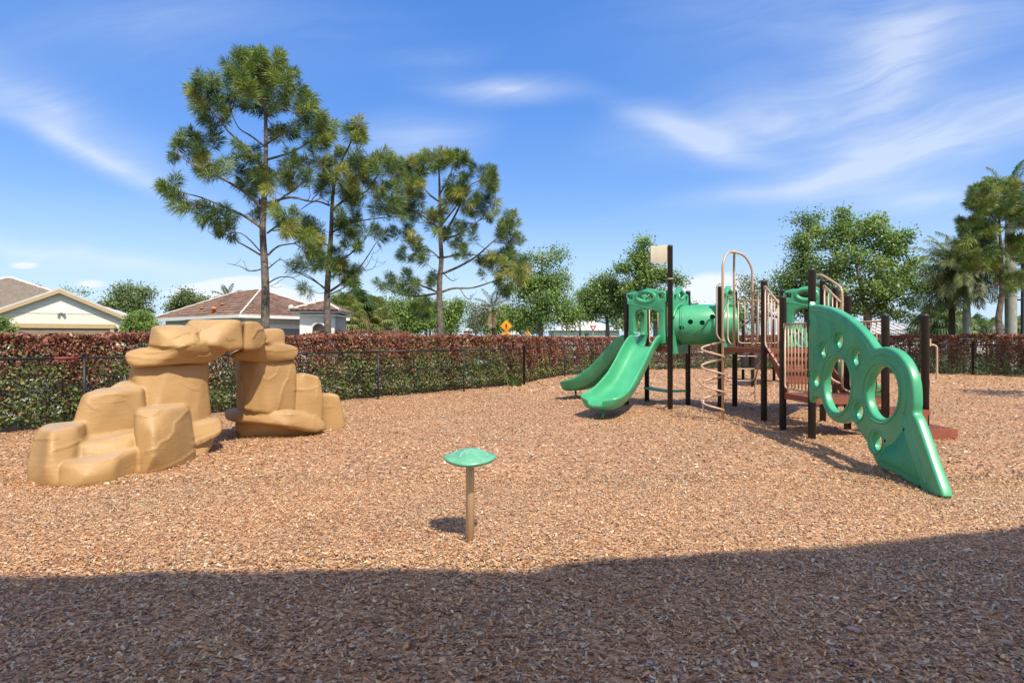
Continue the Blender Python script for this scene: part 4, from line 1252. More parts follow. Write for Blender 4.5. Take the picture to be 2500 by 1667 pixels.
if fn.x > 0: fn = -fn                      # visible face looks left
def on_panel(uz, k): return Vector((pa.x + dpan.x * uz[0], pa.y + dpan.y * uz[0], uz[1])) + fn * k
for i, e in enumerate(big + small):
    s_ = 1.20 if i < 2 else 1.50
    ring = [on_panel(PZ(*p), .053) for p in ellipse_px(e[0] - (2 if i < 2 else 4), e[1], e[2] * s_, e[3] * s_ * (.97 if i < 2 else .95), 44)]
    MB().tube(ring, .016 if i < 2 else .012, 7, True).build('hole_rim', M_GREEN, panel, True)
# rim bead following the top edge
bead = [on_panel(PZ(*p), .050) for p in [(160,118),(215,118),(290,136),(370,176),(440,228),(500,282),(555,345),(592,402),(606,452),(640,436),(690,428),(740,444),(785,485),(825,548),(848,620),(858,700),(858,790),(840,868)]]
MB().tube(catmull(bead, 5), .020, 8).build('rim_bead', M_GREEN, panel, True)
bead2 = [on_panel(PZ(*p), .050) for p in [(835,868),(860,960),(900,1080),(950,1220),(985,1320),(1012,1385)]]
MB().tube(catmull(bead2, 5), .020, 8).build('rim_bead', M_GREEN, panel, True)
# raised ribs: upper grip field and lower grip field
for k in range(19):
    t = k / 18.0
    y0 = 150 + t * 370
    x1 = 330 - 210 * max(0, (t - .35)) if t < .8 else 205
    ya, yb = y0, y0 + 62 * (1 - .55 * t)
    if k < 7: x0 = 185
    else: x0 = 152
    if k in (8, 9, 10, 11, 12): x1 = min(x1, 195 + (12 - k) * 16)
    pts = [on_panel(PZ(x0 + (x1 - x0) * q, ya + (yb - ya) * q ** 1.3), .055) for q in (0, .33, .66, 1)]
    MB().tube(pts, .0075, 6).build('grip_rib', M_GREEN, panel, True)
for k in range(22):
    t = k / 21.0
    xa = 652 + t * 180; 
    ya = 1185 - 150 * t - 30 * math.sin(t * math.pi) * (-.6) if t > .28 else 1200 - 300 * t
    if t > .28: ya = 1120 - (t - .28) / .72 * 125 + 28 * math.sin((t - .28) / .72 * math.pi)
    xb = 668 + t * 292; yb = 1222 + t * 140
    MB().tube([on_panel(PZ(xa, ya), .055), on_panel(PZ(xb, yb), .055)], .0085, 6).build('grip_rib', M_GREEN, panel, True)
for zx, zy in ((842, 990), (701, 1072), (962, 1408), (132, 198), (132, 666)):
    c = on_panel(PZ(zx, zy), .052)
    MB().tube([c, c + fn * .008], .018, 12).build('bolt', M_POST, panel, True)
for z_ in (.95, 1.75):
    MB().box((Gp.x - .10, Gp.y - .12, z_), (Gp.x + .02, Gp.y - .03, z_ + .10)).build('bracket', M_POST, ps)

# ---- smaller play structure farther back, seen through the legs
s2 = empty('small_play_structure', (9.2, 22.5, 0))
tag(s2, 'small dark legged play structure seen beyond the stairs near the back hedge', 'play structure')
for x, y, h in ((7.95, 20.3, 2.3), (8.95, 23.8, 2.3), (9.85, 23.1, 2.3), (9.15, 20.9, 2.3)): post(x, y, h, M_POST, .055, s2)
MB().prism([(7.95, 20.3), (9.15, 20.9), (9.85, 23.1), (8.95, 23.8)], .92, 1.0).build('deck', M_DECK, s2)
arc = [Vector((7.3 + 2.7 * t, 20.6 + .5 * t, 1.0 + 1.35 * math.sin(math.pi * (.15 + .7 * t)))) for t in [k / 14 for k in range(15)]]
MB().tube(arc, .04, 8).build('arch_bar', M_POST, s2, True)
plate('bubble_panel', [(0, 0), (.8, 0), (.8, .45), (0, .45)], [], (7.65, 20.4, .62), (1, .05, 0), (0, 0, 1), .03, .02, simple('black_panel', (.02, .02, .022), .4), s2)
plate('green_panel', [(0, 0), (.75, 0), (.75, .6), (.5, .95), (0, 1.0)], [], (9.9, 22.1, 1.15), (1, .1, 0), (0, 0, 1), .05, .03, M_GREEN, s2)

# ================================================================== HOUSES
def attr_tile():
    m, n, b, out = material('clay_barrel_tile')
    tcn = n.n('ShaderNodeTexCoord'); co = tcn.outputs['Object']
    vo = n.n('ShaderNodeTexVoronoi'); n.put(vo.inputs['Vector'], co); vo.inputs['Scale'].default_value = 3.2
    cs = n.n('ShaderNodeSeparateColor'); n.put(cs.inputs[0], vo.outputs['Color'])
    c = n.ramp(cs.outputs[0], [(0, (.12, .066, .045)), (.5, (.175, .100, .068)), (1, (.235, .145, .105))])
    n.put(b.inputs['Base Color'], c); b.inputs['Roughness'].default_value = .8
    return m
M_TILE = attr_tile()
M_TILE2 = simple('grey_brown_flat_tile', (.24, .20, .165), .85, .22, 4)
M_RIDGE = simple('white_ridge_mortar', (.58, .53, .48), .85, .08, 5)
M_TERRA = simple('terracotta_vent', (.52, .20, .07), .7)

def tile_face(E0, E1, T0, T1, root, pitch=.29, course=.36, amp=.045, mat=M_TILE, name='roof_tiles'):
    """barrel tile courses over one roof face, eave E0-E1 up to T0-T1"""
    E0, E1, T0, T1 = map(Vector, (E0, E1, T0, T1))
    slope = (((T0 + T1) - (E0 + E1)) / 2).length; nrow = max(2, int(slope / course))
    nrm = (E1 - E0).cross(T0 - E0); nrm.normalize()
    if nrm.z < 0: nrm = -nrm
    ev = (E1 - E0).normalized(); W_ = (E1 - E0).length
    V, F = [], []
    for r in range(nrow):
        f0, f1 = r / nrow, (r + 1) / nrow
        a0, b0 = E0.lerp(T0, f0), E1.lerp(T1, f0); a1, b1 = E0.lerp(T0, f1), E1.lerp(T1, f1)
        x0, x1 = (a0 - E0).dot(ev), (b0 - E0).dot(ev)
        u0, u1 = (a1 - E0).dot(ev), (b1 - E0).dot(ev)
        n = max(1, int((x1 - x0) / (pitch / 6)))
        base = len(V)
        for k in range(n + 1):
            s = x0 + (x1 - x0) * k / n
            ph = abs(math.sin(math.pi * s / pitch)) ** .8 * amp
            up_s = min(max(s, min(u0, u1)), max(u0, u1))
            pl = a0 + ev * (s - x0); pu = a1 + ev * (up_s - u0)
            V += [pl + nrm * (ph + .035 - .03), pl + nrm * (ph + .035), pu + nrm * (ph * .9 + .005)]
        for k in range(n):
            i = base + k * 3
            F += [(i, i + 3, i + 4, i + 1), (i + 1, i + 4, i + 5, i + 2)]
    o = mk(name, V, F, mat, root)
    return tag(o, kind='stuff')

def house_brown():
    K0 = Vector((-13.9, 31.4, 0)); a = Vector((-.79, .61, 0)); b = Vector((.61, .79, 0))
    La, Lb = 10.4, 6.8; ez = 2.74
    root = empty('tile_roof_house', K0 + a * 4 + b * 3)
    tag(root, 'house with brown barrel tile hip roof and arched white portico behind the pines', 'house')
    ap = K0 + a * 4.1 + b * 3.5 + Vector((0, 0, 4.42)); ap2 = K0 + a * (La - 3.6) + b * 3.5 + Vector((0, 0, 4.42))
    up = Vector((0, 0, ez))
    c0, c1, c2, c3 = K0 + up, K0 + a * La + up, K0 + a * La + b * Lb + up, K0 + b * Lb + up
    MB().add([c0, c1, c2, c3, ap, ap2], [(0, 4, 5, 1), (0, 3, 4), (1, 5, 2), (3, 2, 5, 4), (0, 1, 2, 3)]).build('roof', M_TILE, root)
    tile_face(c1, c0, ap2, ap, root); tile_face(c0, c3, ap, ap + b * .01, root)
    for p, q in ((c0, ap), (c3, ap), (ap, ap2), (ap2, c1)):
        dv = q - p; n = max(3, int(dv.length / .42))
        pts = [p + dv * (k / n) + Vector((0, 0, .07 + (.02 if k % 2 else 0))) for k in range(n + 1)]
        MB().tube(pts, .05, 7).build('ridge_tiles', M_RIDGE, root)
    for p, q in ((c1, c0), (c0, c3)): MB().beam(p + Vector((0, 0, -.03)), q + Vector((0, 0, -.03)), .14, .16).build('fascia', M_WHITE, root)
    i = .55
    w0, w1, w2, w3 = K0 + a * i + b * i, K0 + a * (La - i) + b * i, K0 + a * (La - i) + b * (Lb - i), K0 + a * i + b * (Lb - i)
    MB().prism(xy(w0, w1, w2, w3), -.1, ez - .1).build('wall', M_GREYW, root)
    # garage on the right-hand face
    gfn = -a
    for t0, t1, z0, z1, m_, nm, off in ((.9, 5.2, 0, 2.34, M_WHITE, 'garage_surround', .02), (1.2, 4.9, 0, 2.1, simple('grey_garage_door', (.22, .21, .20), .6), 'garage_door', .05)):
        p = w0 + b * t0 + gfn * off; q = w0 + b * t1 + gfn * off
        MB().prism(xy(p, q, q - gfn * .3, p - gfn * .3), z0, z1).build(nm, m_, root)
    # terracotta vents on the left roof face
    fn_ = (ap - c0)
    for px, py, h in ((493, 757, .17), (522, 766, .40), (543, 748, .17)):
        # on the plane of the left face
        nrm = (c1 - c0).cross(ap - c0).normalized(); ray = P(px, py, 1) - Vector((0, 0, CAM_H))
        t = (c0 - Vector((0, 0, CAM_H))).dot(nrm) / ray.dot(nrm); q = Vector((0, 0, CAM_H)) + ray * t
        MB().lathe([(.10, -.1), (.10, h * .6), (.16, h * .62), (.16, h * .8), (.05, h)], q, 10).build('roof_vent', M_TERRA, root, True)
    # portico
    x0, x1, yf = -10.75, -9.02, 31.2
    pr = 'portico'
    out = [(0, -.1), (x1 - x0, -.1), (x1 - x0, 2.86), (0, 2.86)]
    cxx, rr = .98, .36
    hole = [(cxx + rr, 0), (cxx + rr, 2.0)] + [(cxx + rr * math.cos(t), 2.0 + rr * math.sin(t)) for t in [math.pi * k / 14 for k in range(15)]] + [(cxx - rr, 2.0), (cxx - rr, 0)]
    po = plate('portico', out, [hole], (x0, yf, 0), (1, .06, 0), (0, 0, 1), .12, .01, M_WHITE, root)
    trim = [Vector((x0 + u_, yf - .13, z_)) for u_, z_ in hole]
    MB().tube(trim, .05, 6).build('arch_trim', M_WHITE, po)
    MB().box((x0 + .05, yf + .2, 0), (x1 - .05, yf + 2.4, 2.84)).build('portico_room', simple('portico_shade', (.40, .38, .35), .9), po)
    MB().box((x0 - .15, yf - .3, 2.70), (x1 + .15, yf + 2.6, 2.78)).build('cornice', M_WHITE, po)
    MB().box((x0 - .3, yf - .45, 2.86), (x1 + .3, yf + 2.6, 2.94)).build('eave_board', M_WHITE, po)
    e = [Vector((x0 - .4, yf - .55, 2.95)), Vector((x1 + .4, yf - .55, 2.95)), Vector((x1 + .4, yf + 2.8, 2.95)), Vector((x0 - .4, yf + 2.8, 2.95))]
    t = Vector(((x0 + x1) / 2, yf + 1.0, 3.50)); t2 = t + Vector((0, .9, 0))
    MB().add(e + [t, t2], [(0, 1, 4), (1, 2, 5, 4), (2, 3, 5), (3, 0, 4, 5), (3, 2, 1, 0)]).build('portico_roof', M_TILE, po)
    tile_face(e[0], e[1], t, t + Vector((.01, 0, 0)), po, name='portico_tiles')
    for p, q in ((e[0], t), (e[1], t)): MB().tube([p + Vector((0, 0, .05)), q + Vector((0, 0, .05))], .07, 6).build('ridge_tiles', M_RIDGE, po)
    MB().lathe([(.06, 0), (.14, .06), (.16, .14), (.10, .24), (.02, .27)], e[0] + Vector((.1, .1, .03)), 10).build('finial', M_RIDGE, po, True)
house_brown()

def house_garage():
    Rc = Vector((-25.7, 40.7, 0)); w_ = Vector((-.82, -.575, 0)).normalized(); nf = Vector((.575, -.82, 0)).normalized()
    Wd = 6.9
    root = empty('garage_house', Rc + w_ * 3)
    tag(root, 'cream house with gabled garage and tan door trim at the left edge', 'house')
    ez, az = 2.98, 4.62
    def fp_(s, z, off=0.0): return Rc + w_ * s + nf * off + Vector((0, 0, z))
    # gabled front
    V = [fp_(0, -.1), fp_(Wd, -.1), fp_(Wd, ez), fp_(Wd / 2, az - .12), fp_(0, ez)]
    V += [p - nf * 9 for p in V]
    MB().add(V, [(0, 1, 2, 3, 4), (9, 8, 7, 6, 5), (0, 5, 6, 1), (0, 4, 9, 5), (1, 6, 7, 2)]).build('wall', M_CREAM, root)
    MB().add([fp_(.35, ez + .17, .012), fp_(Wd - .35, ez + .17, .012), fp_(Wd - .35, ez + .14, .012), fp_(.35, ez + .14, .012), fp_(.35, ez + .17, 0), fp_(Wd - .35, ez + .17, 0), fp_(Wd - .35, ez + .14, 0), fp_(.35, ez + .14, 0)],
             [(0, 1, 2, 3), (0, 4, 5, 1), (3, 2, 6, 7)]).build('stucco_joint', M_GREYW, root)
    MB().add([fp_(.45, ez + .175, .010), fp_(Wd - .45, ez + .175, .010), fp_(Wd / 2, az - .16, .010)], [(0, 1, 2)]).build('gable_field', M_WHITE, root)
    # gable roof slabs, rake boards and tile edge
    for s0, s1 in ((-.45, Wd / 2), (Wd + .45, Wd / 2)):
        zl = ez - .2
        p, q = fp_(s0, zl, .30), fp_(s1, az, .30)
        mb = MB(); up = Vector((0, 0, 1))
        Vv = [p, q, q - nf * 9.5, p - nf * 9.5]; Vv += [v + up * .13 for v in Vv]
        mb.add(Vv, [(3, 2, 1, 0), (4, 5, 6, 7), (0, 1, 5, 4), (1, 2, 6, 5), (2, 3, 7, 6), (3, 0, 4, 7)]).build('roof_slab', M_RIDGE, root)
        mb = MB(); Vv = [p + nf * .03 - up * .20, q + nf * .03 - up * .20, q + nf * .03 - up * .02, p + nf * .03 - up * .02]; Vv += [v - nf * .05 for v in Vv]
        mb.add(Vv, [(0, 1, 2, 3), (7, 6, 5, 4), (0, 4, 5, 1), (1, 5, 6, 2), (2, 6, 7, 3), (3, 7, 4, 0)]).build('rake_board', M_TANTRIM, root)
    # garage door with trim
    d0, d1 = .78, 5.62
    MB().prism(xy(fp_(d0, 0, .06), fp_(d1, 0, .06), fp_(d1, 0, -.1), fp_(d0, 0, -.1)), -.05, 2.22).build('garage_door', simple('taupe_garage_door', (.25, .19, .13), .7, .05, 5), root)
    for k in range(4):
        s = d0 + .12 + k * 1.19
        MB().prism(xy(fp_(s, 0, .075), fp_(s + 1.03, 0, .075), fp_(s + 1.03, 0, .05), fp_(s, 0, .05)), 1.72, 2.08).build('door_panel', MATS['taupe_garage_door'], root)
        MB().prism(xy(fp_(s, 0, .075), fp_(s + 1.03, 0, .075), fp_(s + 1.03, 0, .05), fp_(s, 0, .05)), 1.18, 1.60).build('door_panel', MATS['taupe_garage_door'], root)
    MB().prism(xy(fp_(d0 - .32, 0, .16), fp_(d1 + .32, 0, .16), fp_(d1 + .32, 0, -.05), fp_(d0 - .32, 0, -.05)), 2.22, 2.50).build('door_head_trim', M_TANTRIM, root)
    for s in (d0 - .2, d1): MB().prism(xy(fp_(s, 0, .12), fp_(s + .2, 0, .12), fp_(s + .2, 0, -.05), fp_(s, 0, -.05)), -.05, 2.225).build('door_jamb_trim', M_TANTRIM, root)
    # twin floodlight and carriage lamp
    fl_ = MB().box((-.12, -.05, -.05), (.12, .05, .05), Matrix.Translation(fp_(Wd / 2 - .1, ez + .24, .08))).build('flood_light', M_GREYW, root)
    for s in (-.14, .14): MB().lathe([(.07, -.09), (.09, -.02), (.05, .06), (.02, .08)], fp_(Wd / 2 - .1 + s, ez + .20, .14), 8).build('lamp_head', M_GREYW, fl_, True)
    lm = MB().lathe([(.02, -.24), (.08, -.2), (.09, .0), (.11, .02), (.05, .1), (.015, .18)], fp_(.42, 2.12, .16), 8).build('wall_lamp', M_FENCE, root, True)
    # main hip roof behind, built of overlapping tile courses
    Ap = Vector((-37.6, 46.0, 6.06)); ER = Vector((-27.0, 43.96, 3.0)); EL = ER + w_ * 15.0
    n = 21
    for k in range(n):
        f0, f1 = k / n, (k + 1.12) / n; f1 = min(f1, .999)
        a0, b0 = EL.lerp(Ap, f0), ER.lerp(Ap, f0); a1, b1 = EL.lerp(Ap, f1), ER.lerp(Ap, f1)
        lift = Vector((0, 0, .13)); th = nf * .012
        Vv = [a0 + lift, b0 + lift, b1, a1, a0 + th - lift * .2, b0 + th - lift * .2]
        MB().add(Vv, [(0, 1, 2, 3), (4, 5, 1, 0)]).build('tile_course', M_TILE2, root)
    R2 = Ap - nf * 7; ER2 = ER - nf * 15
    MB().add([ER, ER2, R2, Ap], [(0, 1, 2, 3)]).build('side_roof', M_TILE2, root)
    MB().add([EL, Ap, R2, EL - nf * 15], [(0, 1, 2, 3)]).build('side_roof', M_TILE2, root)
    for p, q in ((ER, Ap), (EL, Ap), (Ap, R2)):
        dv = q - p; m_ = int(dv.length / .45)
        MB().tube([p + dv * (k / m_) + Vector((0, 0, .06 + .03 * (k % 2))) for k in range(m_ + 1)], .10, 7).build('ridge_tiles', M_RIDGE, root)
    bx = [EL - nf * .6, ER - nf * .6, ER2, EL - nf * 14]
    MB().prism(xy(*bx), -.1, 2.95).build('wall', M_CREAM, root)
house_garage()

def house_far(name, px0, px1, Z, ez, rz, depth, label, roofmat, wallmat, win=()):
    x0, x1 = (px0 - CX) / FOC * Z, (px1 - CX) / FOC * Z
    root = empty(name, ((x0 + x1) / 2, Z, 0)); tag(root, label, 'house')
    MB().box((x0, Z, -.1), (x1, Z + depth, ez)).build('wall', wallmat, root)
    o_ = .5; e = [(x0 - o_, Z - o_, ez), (x1 + o_, Z - o_, ez), (x1 + o_, Z + depth + o_, ez), (x0 - o_, Z + depth + o_, ez)]
    i = min(depth / 2 + o_, (x1 - x0) * .4)
    t0, t1 = Vector((x0 + i, Z + depth / 2, rz)), Vector((x1 - i, Z + depth / 2, rz))
    MB().add(e + [t0, t1], [(0, 1, 5, 4), (1, 2, 5), (2, 3, 4, 5), (3, 0, 4), (3, 2, 1, 0)]).build('roof', roofmat, root)
    # standing ridges of the roofing on the near slope
    E0, E1 = Vector(e[0]), Vector(e[1]); n = int((x1 - x0) / .75)
    for k in range(1, n):
        s = k / n; p = E0.lerp(E1, s)
        lim = min(1.0, s * (x1 - x0 + 1) / (i + .01), (1 - s) * (x1 - x0 + 1) / (i + .01))
        q = Vector((p.x, Z - o_ + (depth / 2 + o_) * lim, ez + (rz - ez) * lim))
        MB().tube([p + Vector((0, 0, .05)), q + Vector((0, 0, .05))], .09, 5).build('roof_ridge', roofmat, root)
    for (a_, b_, z0, z1) in win:
        xa, xb = (a_ - CX) / FOC * Z, (b_ - CX) / FOC * Z
        f = MB().box((xa - .08, Z - .06, z0 - .08), (xb + .08, Z + .1, z1 + .08)).build('window', M_WHITE, root)
        MB().box((xa, Z - .09, z0), (xb, Z - .05, z1)).build('pane', simple('teal_pane', (.05, .13, .12), .2), f)
    return root
M_WTILE = simple('white_roof', (.70, .68, .66), .7, .08, 3)
M_GTILE = simple('pale_grey_roof', (.46, .45, .43), .7, .1, 3)
house_far('white_house', 1352, 1512, 88, 2.75, 4.35, 12, 'white bungalow with pale roof behind the yield sign', M_WTILE, M_WHITE, ((1427, 1437, 1.2, 2.3),))
house_far('pale_roof_hall', 2140, 2300, 72, 1.9, 4.0, 14, 'low hall with pale ribbed roof beyond the right hedge beside the cabbage palm', M_GTILE, M_WHITE)
house_far('pale_roof_hall', 2385, 2560, 66, 2.2, 2.9, 10, 'low sunlit hall behind the iron railing at the right edge', M_GTILE, M_CREAM)
house_far('white_house', 1905, 2010, 95, 2.2, 2.9, 8, 'distant white building seen between the climbing panel posts', M_WTILE, M_WHITE)

# ================================================================== GATE PILLARS, SIGNS, LAMPS
M_STONE = simple('stacked_stone', (.30, .24, .19), .9, .5, 4, .2, 0, .6, 12, .05)
M_CAP = simple('white_cap_stone', (.78, .77, .74), .8, .05, 3)
def pillar(px, Z, ztop, wpx, label, pyramid=.12):
    x = (px - CX) / FOC * Z; h = wpx / FOC * Z / 2
    root = empty('stone_pillar', (x, Z, 0)); tag(root, label, 'pillar', None)
    MB().box((x - h * .8, Z - h * .8, -.1), (x + h * .8, Z + h * .8, ztop - .22)).build('shaft', M_STONE, root)
    c = MB().box((x - h, Z - h, ztop - .24), (x + h, Z + h, ztop - .06)); 
    c.add([(x - h, Z - h, ztop - .058), (x + h, Z - h, ztop - .058), (x + h, Z + h, ztop - .058), (x - h, Z + h, ztop - .058), (x, Z, ztop - .06 + pyramid * h * 2)], [(0, 1, 4), (1, 2, 4), (2, 3, 4), (3, 0, 4), (3, 2, 1, 0)])
    c.build('cap', M_CAP, root)
for a_ in ((980, 66, 2.72, 22, 'stone gate pillar half hidden by foliage left of the octagonal sign', .1), (1062, 70, 2.75, 14, 'narrow stone gate pillar just left of the third pine trunk', .1),
           (1142, 70, 2.66, 24, 'stone gate pillar with white cap right of the third pine trunk', .15), (1200, 68, 2.70, 24, 'stone gate pillar with white cap at the foot of the brown frond palm', .1),
           (930, 64, 2.42, 34, 'low broad white capped pillar under the cabbage palms', .1), (1223, 74, 2.30, 22, 'low white capped pillar left of the large walking sign', .3), (1255, 74, 2.28, 24, 'low white capped pillar right of the large walking sign', .3)):
    pillar(*a_)

M_SIGNY = simple('sign_amber', (.80, .32, .015), .5, .04, 4)
M_SIGNBK = simple('sign_black', (.012, .012, .012), .5)
M_SIGNR = simple('sign_red', (.36, .018, .018), .5, .05, 4)
M_SIGNW = simple('sign_white', (.75, .74, .72), .5, .04, 4)
M_ALU = simple('galvanised_post', (.30, .31, .32), .5, .1, 6)
M_AMB = simple('sign_border', (.65, .26, .012), .5)
def figure(x, y, z, h, root):
    """walking pedestrian silhouette, raised from the sign face"""
    def pl_(pts): return [(a_ * h, b_ * h) for a_, b_ in pts]
    body = pl_([(-.07,.32),(.06,.34),(.14,.15),(.19,.02),(.15,0),(.08,.14),(.05,.08),(.11,-.12),(.16,-.36),(.19,-.40),(.10,-.40),(.03,-.14),(-.02,-.06),(-.06,-.2),(-.14,-.40),(-.22,-.40),(-.12,-.18),(-.07,.06),(-.11,.14),(-.17,.10),(-.21,.16),(-.13,.24)])
    plate('walking_figure', body, [], (x, y, z), (1, 0, 0), (0, 0, 1), .006, .001, M_SIGNBK, root)
    hd = [(.0 + .075 * h * math.cos(t), .43 * h + .075 * h * math.sin(t)) for t in [k * math.pi / 8 for k in range(16)]]
    plate('figure_head', hd, [], (x, y, z), (1, 0, 0), (0, 0, 1), .006, .001, M_SIGNBK, root)
def ped_sign(px, py, Z, diag, label, arrow=True):
    c = P(px, py, Z); h = diag / 2
    root = empty('crossing_sign', (c.x, c.y, 0)); tag(root, label, 'sign', 'amber walking signs')
    MB().box((c.x - .04, c.y + .02, -.2), (c.x + .04, c.y + .08, c.z + h * .9)).build('pole', M_ALU, root)
    pl_ = plate('plate', [(h, 0), (0, h), (-h, 0), (0, -h)], [], (c.x, c.y, c.z), (1, 0, 0), (0, 0, 1), .008, .004, M_SIGNY, root)
    k = .93 * h; q = .89 * h
    plate('border', [(k, 0), (0, k), (-k, 0), (0, -k)], [[(q, 0), (0, q), (-q, 0), (0, -q)]], (c.x, c.y - .011, c.z), (1, 0, 0), (0, 0, 1), .003, .001, M_SIGNBK, pl_)
    figure(c.x, c.y - .014, c.z - .02, h * .95, pl_)
    if arrow:
        w2, h2 = h * .62, h * .36
        a_ = plate('arrow_plate', [(-w2, -h2), (w2, -h2), (w2, h2), (-w2, h2)], [], (c.x, c.y, c.z - h - h2 * .8), (1, 0, 0), (0, 0, 1), .008, .003, M_SIGNY, root)
        ar = [(-.7, -.75), (.1, -.75), (-.12, -.45), (.55, .35), (.35, .65), (-.35, -.2), (-.62, .05)]
        plate('arrow', [(x * w2 * .8, y * h2 * .95) for x, y in ar], [], (c.x, c.y - .011, c.z - h - h2 * .8), (1, 0, 0), (0, 0, 1), .003, .001, M_SIGNBK, a_)
ped_sign(1236, 796, 37.5, .80, 'large amber diamond walking sign with arrow plate above the back hedge')
ped_sign(1288, 813, 88, .90, 'small distant amber diamond walking sign right of the larger one')
def yield_sign():
    c = P(1448, 800, 66); s = .40
    root = empty('yield_sign', (c.x, c.y, 0)); tag(root, 'red and white downward triangle yield sign in front of the white bungalow', 'sign')
    MB().box((c.x - .05, c.y + .02, -.2), (c.x + .05, c.y + .09, c.z + .2)).build('pole', M_ALU, root)
    def tri(k): return [(-k, k * .577), (k, k * .577), (0, -k * 1.155)]
    p_ = plate('plate', tri(s), [], (c.x, c.y, c.z), (1, 0, 0), (0, 0, 1), .01, .004, M_SIGNW, root)
    plate('red_band', tri(s * .93), [tri(s * .42)], (c.x, c.y - .014, c.z), (1, 0, 0), (0, 0, 1), .004, .001, M_SIGNR, p_)
yield_sign()
def sign_back():
    c = P(1041, 793, 60); r = .33
    root = empty('stop_sign', (c.x, c.y, 0)); tag(root, 'grey back of an octagonal sign on a dark post left of the third pine', 'sign')
    MB().box((c.x - .08, c.y - .10, -.2), (c.x + .06, c.y - .02, c.z + .62)).build('pole', M_FENCE, root)
    plate('plate', [(r * math.cos(R(22.5 + 45 * k)), r * math.sin(R(22.5 + 45 * k))) for k in range(8)], [], tuple(c), (1, 0, 0), (0, 0, 1), .01, .004, M_ALU, root)
    plate('small_plate', [(-.25, -.16), (.25, -.16), (.25, .16), (-.25, .16)], [], (c.x, c.y, c.z - .85), (1, 0, 0), (0, 0, 1), .01, .004, M_ALU, root)
sign_back()
def lamp(px, pytop, Z, r, label, arm=None):
    top = P(px, pytop, Z)
    root = empty('street_lamp', (top.x, top.y, 0)); tag(root, label, 'street lamp')
    MB().lathe([(r * 1.6, -.2), (r * 1.6, .5), (r, .6), (r * .8, top.z - .5), (r * .8, top.z - .4)], (top.x, top.y, 0), 12).build('pole', M_FENCE, root, True)
    if arm is None:
        MB().lathe([(.05, top.z - .45), (.20, top.z - .35), (.22, top.z - .08), (.26, top.z - .05), (.10, top.z + .06), (.03, top.z + .16)], (top.x, top.y, 0), 12).build('lantern', M_FENCE, root, True)
    else:
        MB().beam((top.x, top.y, arm), (top.x - .62, top.y, arm), .10, .09).build('arm', M_FENCE, root)
        MB().box((top.x - .85, top.y - .15, arm - .04), (top.x - .5, top.y + .15, arm + .07)).build('lamp_head', M_FENCE, root)
lamp(1416, 718, 50, .075, 'slim black street lamp left of the yield sign')
lamp(2497, 560, 34, .10, 'black lamp post with short arm at the right edge', 1.55 + 95 * 34 / 1500)

def iron_fence():
    Z = 46; x0, x1 = (2160 - CX) / FOC * Z, (2560 - CX) / FOC * Z
    root = empty('iron_railing', (x0, Z, 0)); tag(root, 'thin dark iron railing beyond the right hedge', 'railing')
    z1 = CAM_H + (CY - 806) / FOC * Z
    for z_ in (z1, z1 - .28, .2): MB().beam((x0, Z, z_), (x1, Z, z_), .04, .045).build('rail', M_FENCE, root)
    n = int((x1 - x0) / 1.9)
    for k in range(n + 1): MB().box((x0 + k * 1.9 - .035, Z - .035, -.2), (x0 + k * 1.9 + .035, Z + .035, z1 + .12)).build('post', M_FENCE, root)
    mb = MB(); k = x0
    while k < x1: mb.box((k, Z - .01, .2), (k + .018, Z + .008, z1 - .01)); k += .13
    tag(mb.build('pickets', M_FENCE, root), kind='stuff')
iron_fence()

# ================================================================== TREES
def needles(V, F, cl, p, ax, L, n, nl, base):
    """bottle-brush tuft of pine needles round a shoot from p along ax"""
    ax = np.array(ax, dtype=float); ax /= np.linalg.norm(ax)
    a = np.cross(ax, [0.3, 0.9, 0.2]); a /= np.linalg.norm(a); b = np.cross(ax, a)
    t = rng.random(n) ** .8; th = rng.random(n) * 2 * math.pi
    fw = .25 + .9 * t + .25 * rng.normal(size=n)
    d = (np.cos(th)[:, None] * a + np.sin(th)[:, None] * b) + fw[:, None] * ax
    d = unit(d); d[:, 2] -= .16 * rng.random(n); d = unit(d)
    s = np.array(p) + ax * (t * L)[:, None]
    ln = nl * (.7 + .45 * rng.random(n))[:, None]
    sd = unit(np.cross(d, rng.normal(size=(n, 3)))) * (.0058 + .003 * rng.random((n, 1)))
    mid = s + d * ln * .55; tip = s + d * ln + np.array([0, 0, -1]) * ln * .16
    k = sum(len(x) for x in V)
    V.append(np.stack([s, mid + sd, tip, mid - sd], 1).reshape(-1, 3))
    F.append(k + np.arange(n * 4).reshape(n, 4))
    c = np.array(base) * (.65 + .7 * rng.random((n, 1)))
    cl.append(np.repeat(c, 4, 0))

def branch_pts(p, q, sag, n=7, wob=.06):
    p, q = Vector(p), Vector(q); L = (q - p).length; out = []
    o1 = Vector((rnd.gauss(0, 1), rnd.gauss(0, 1), rnd.gauss(0, .6))) * wob * L
    for k in range(n + 1):
        t = k / n
        out.append(p.lerp(q, t) + Vector((0, 0, -sag * L * math.sin(math.pi * t))) + o1 * math.sin(math.pi * t) * (1 if t < .5 else .6) + Vector((rnd.gauss(0, 1), rnd.gauss(0, 1), rnd.gauss(0, 1))) * .012 * L * (0 < k < n))
    return out

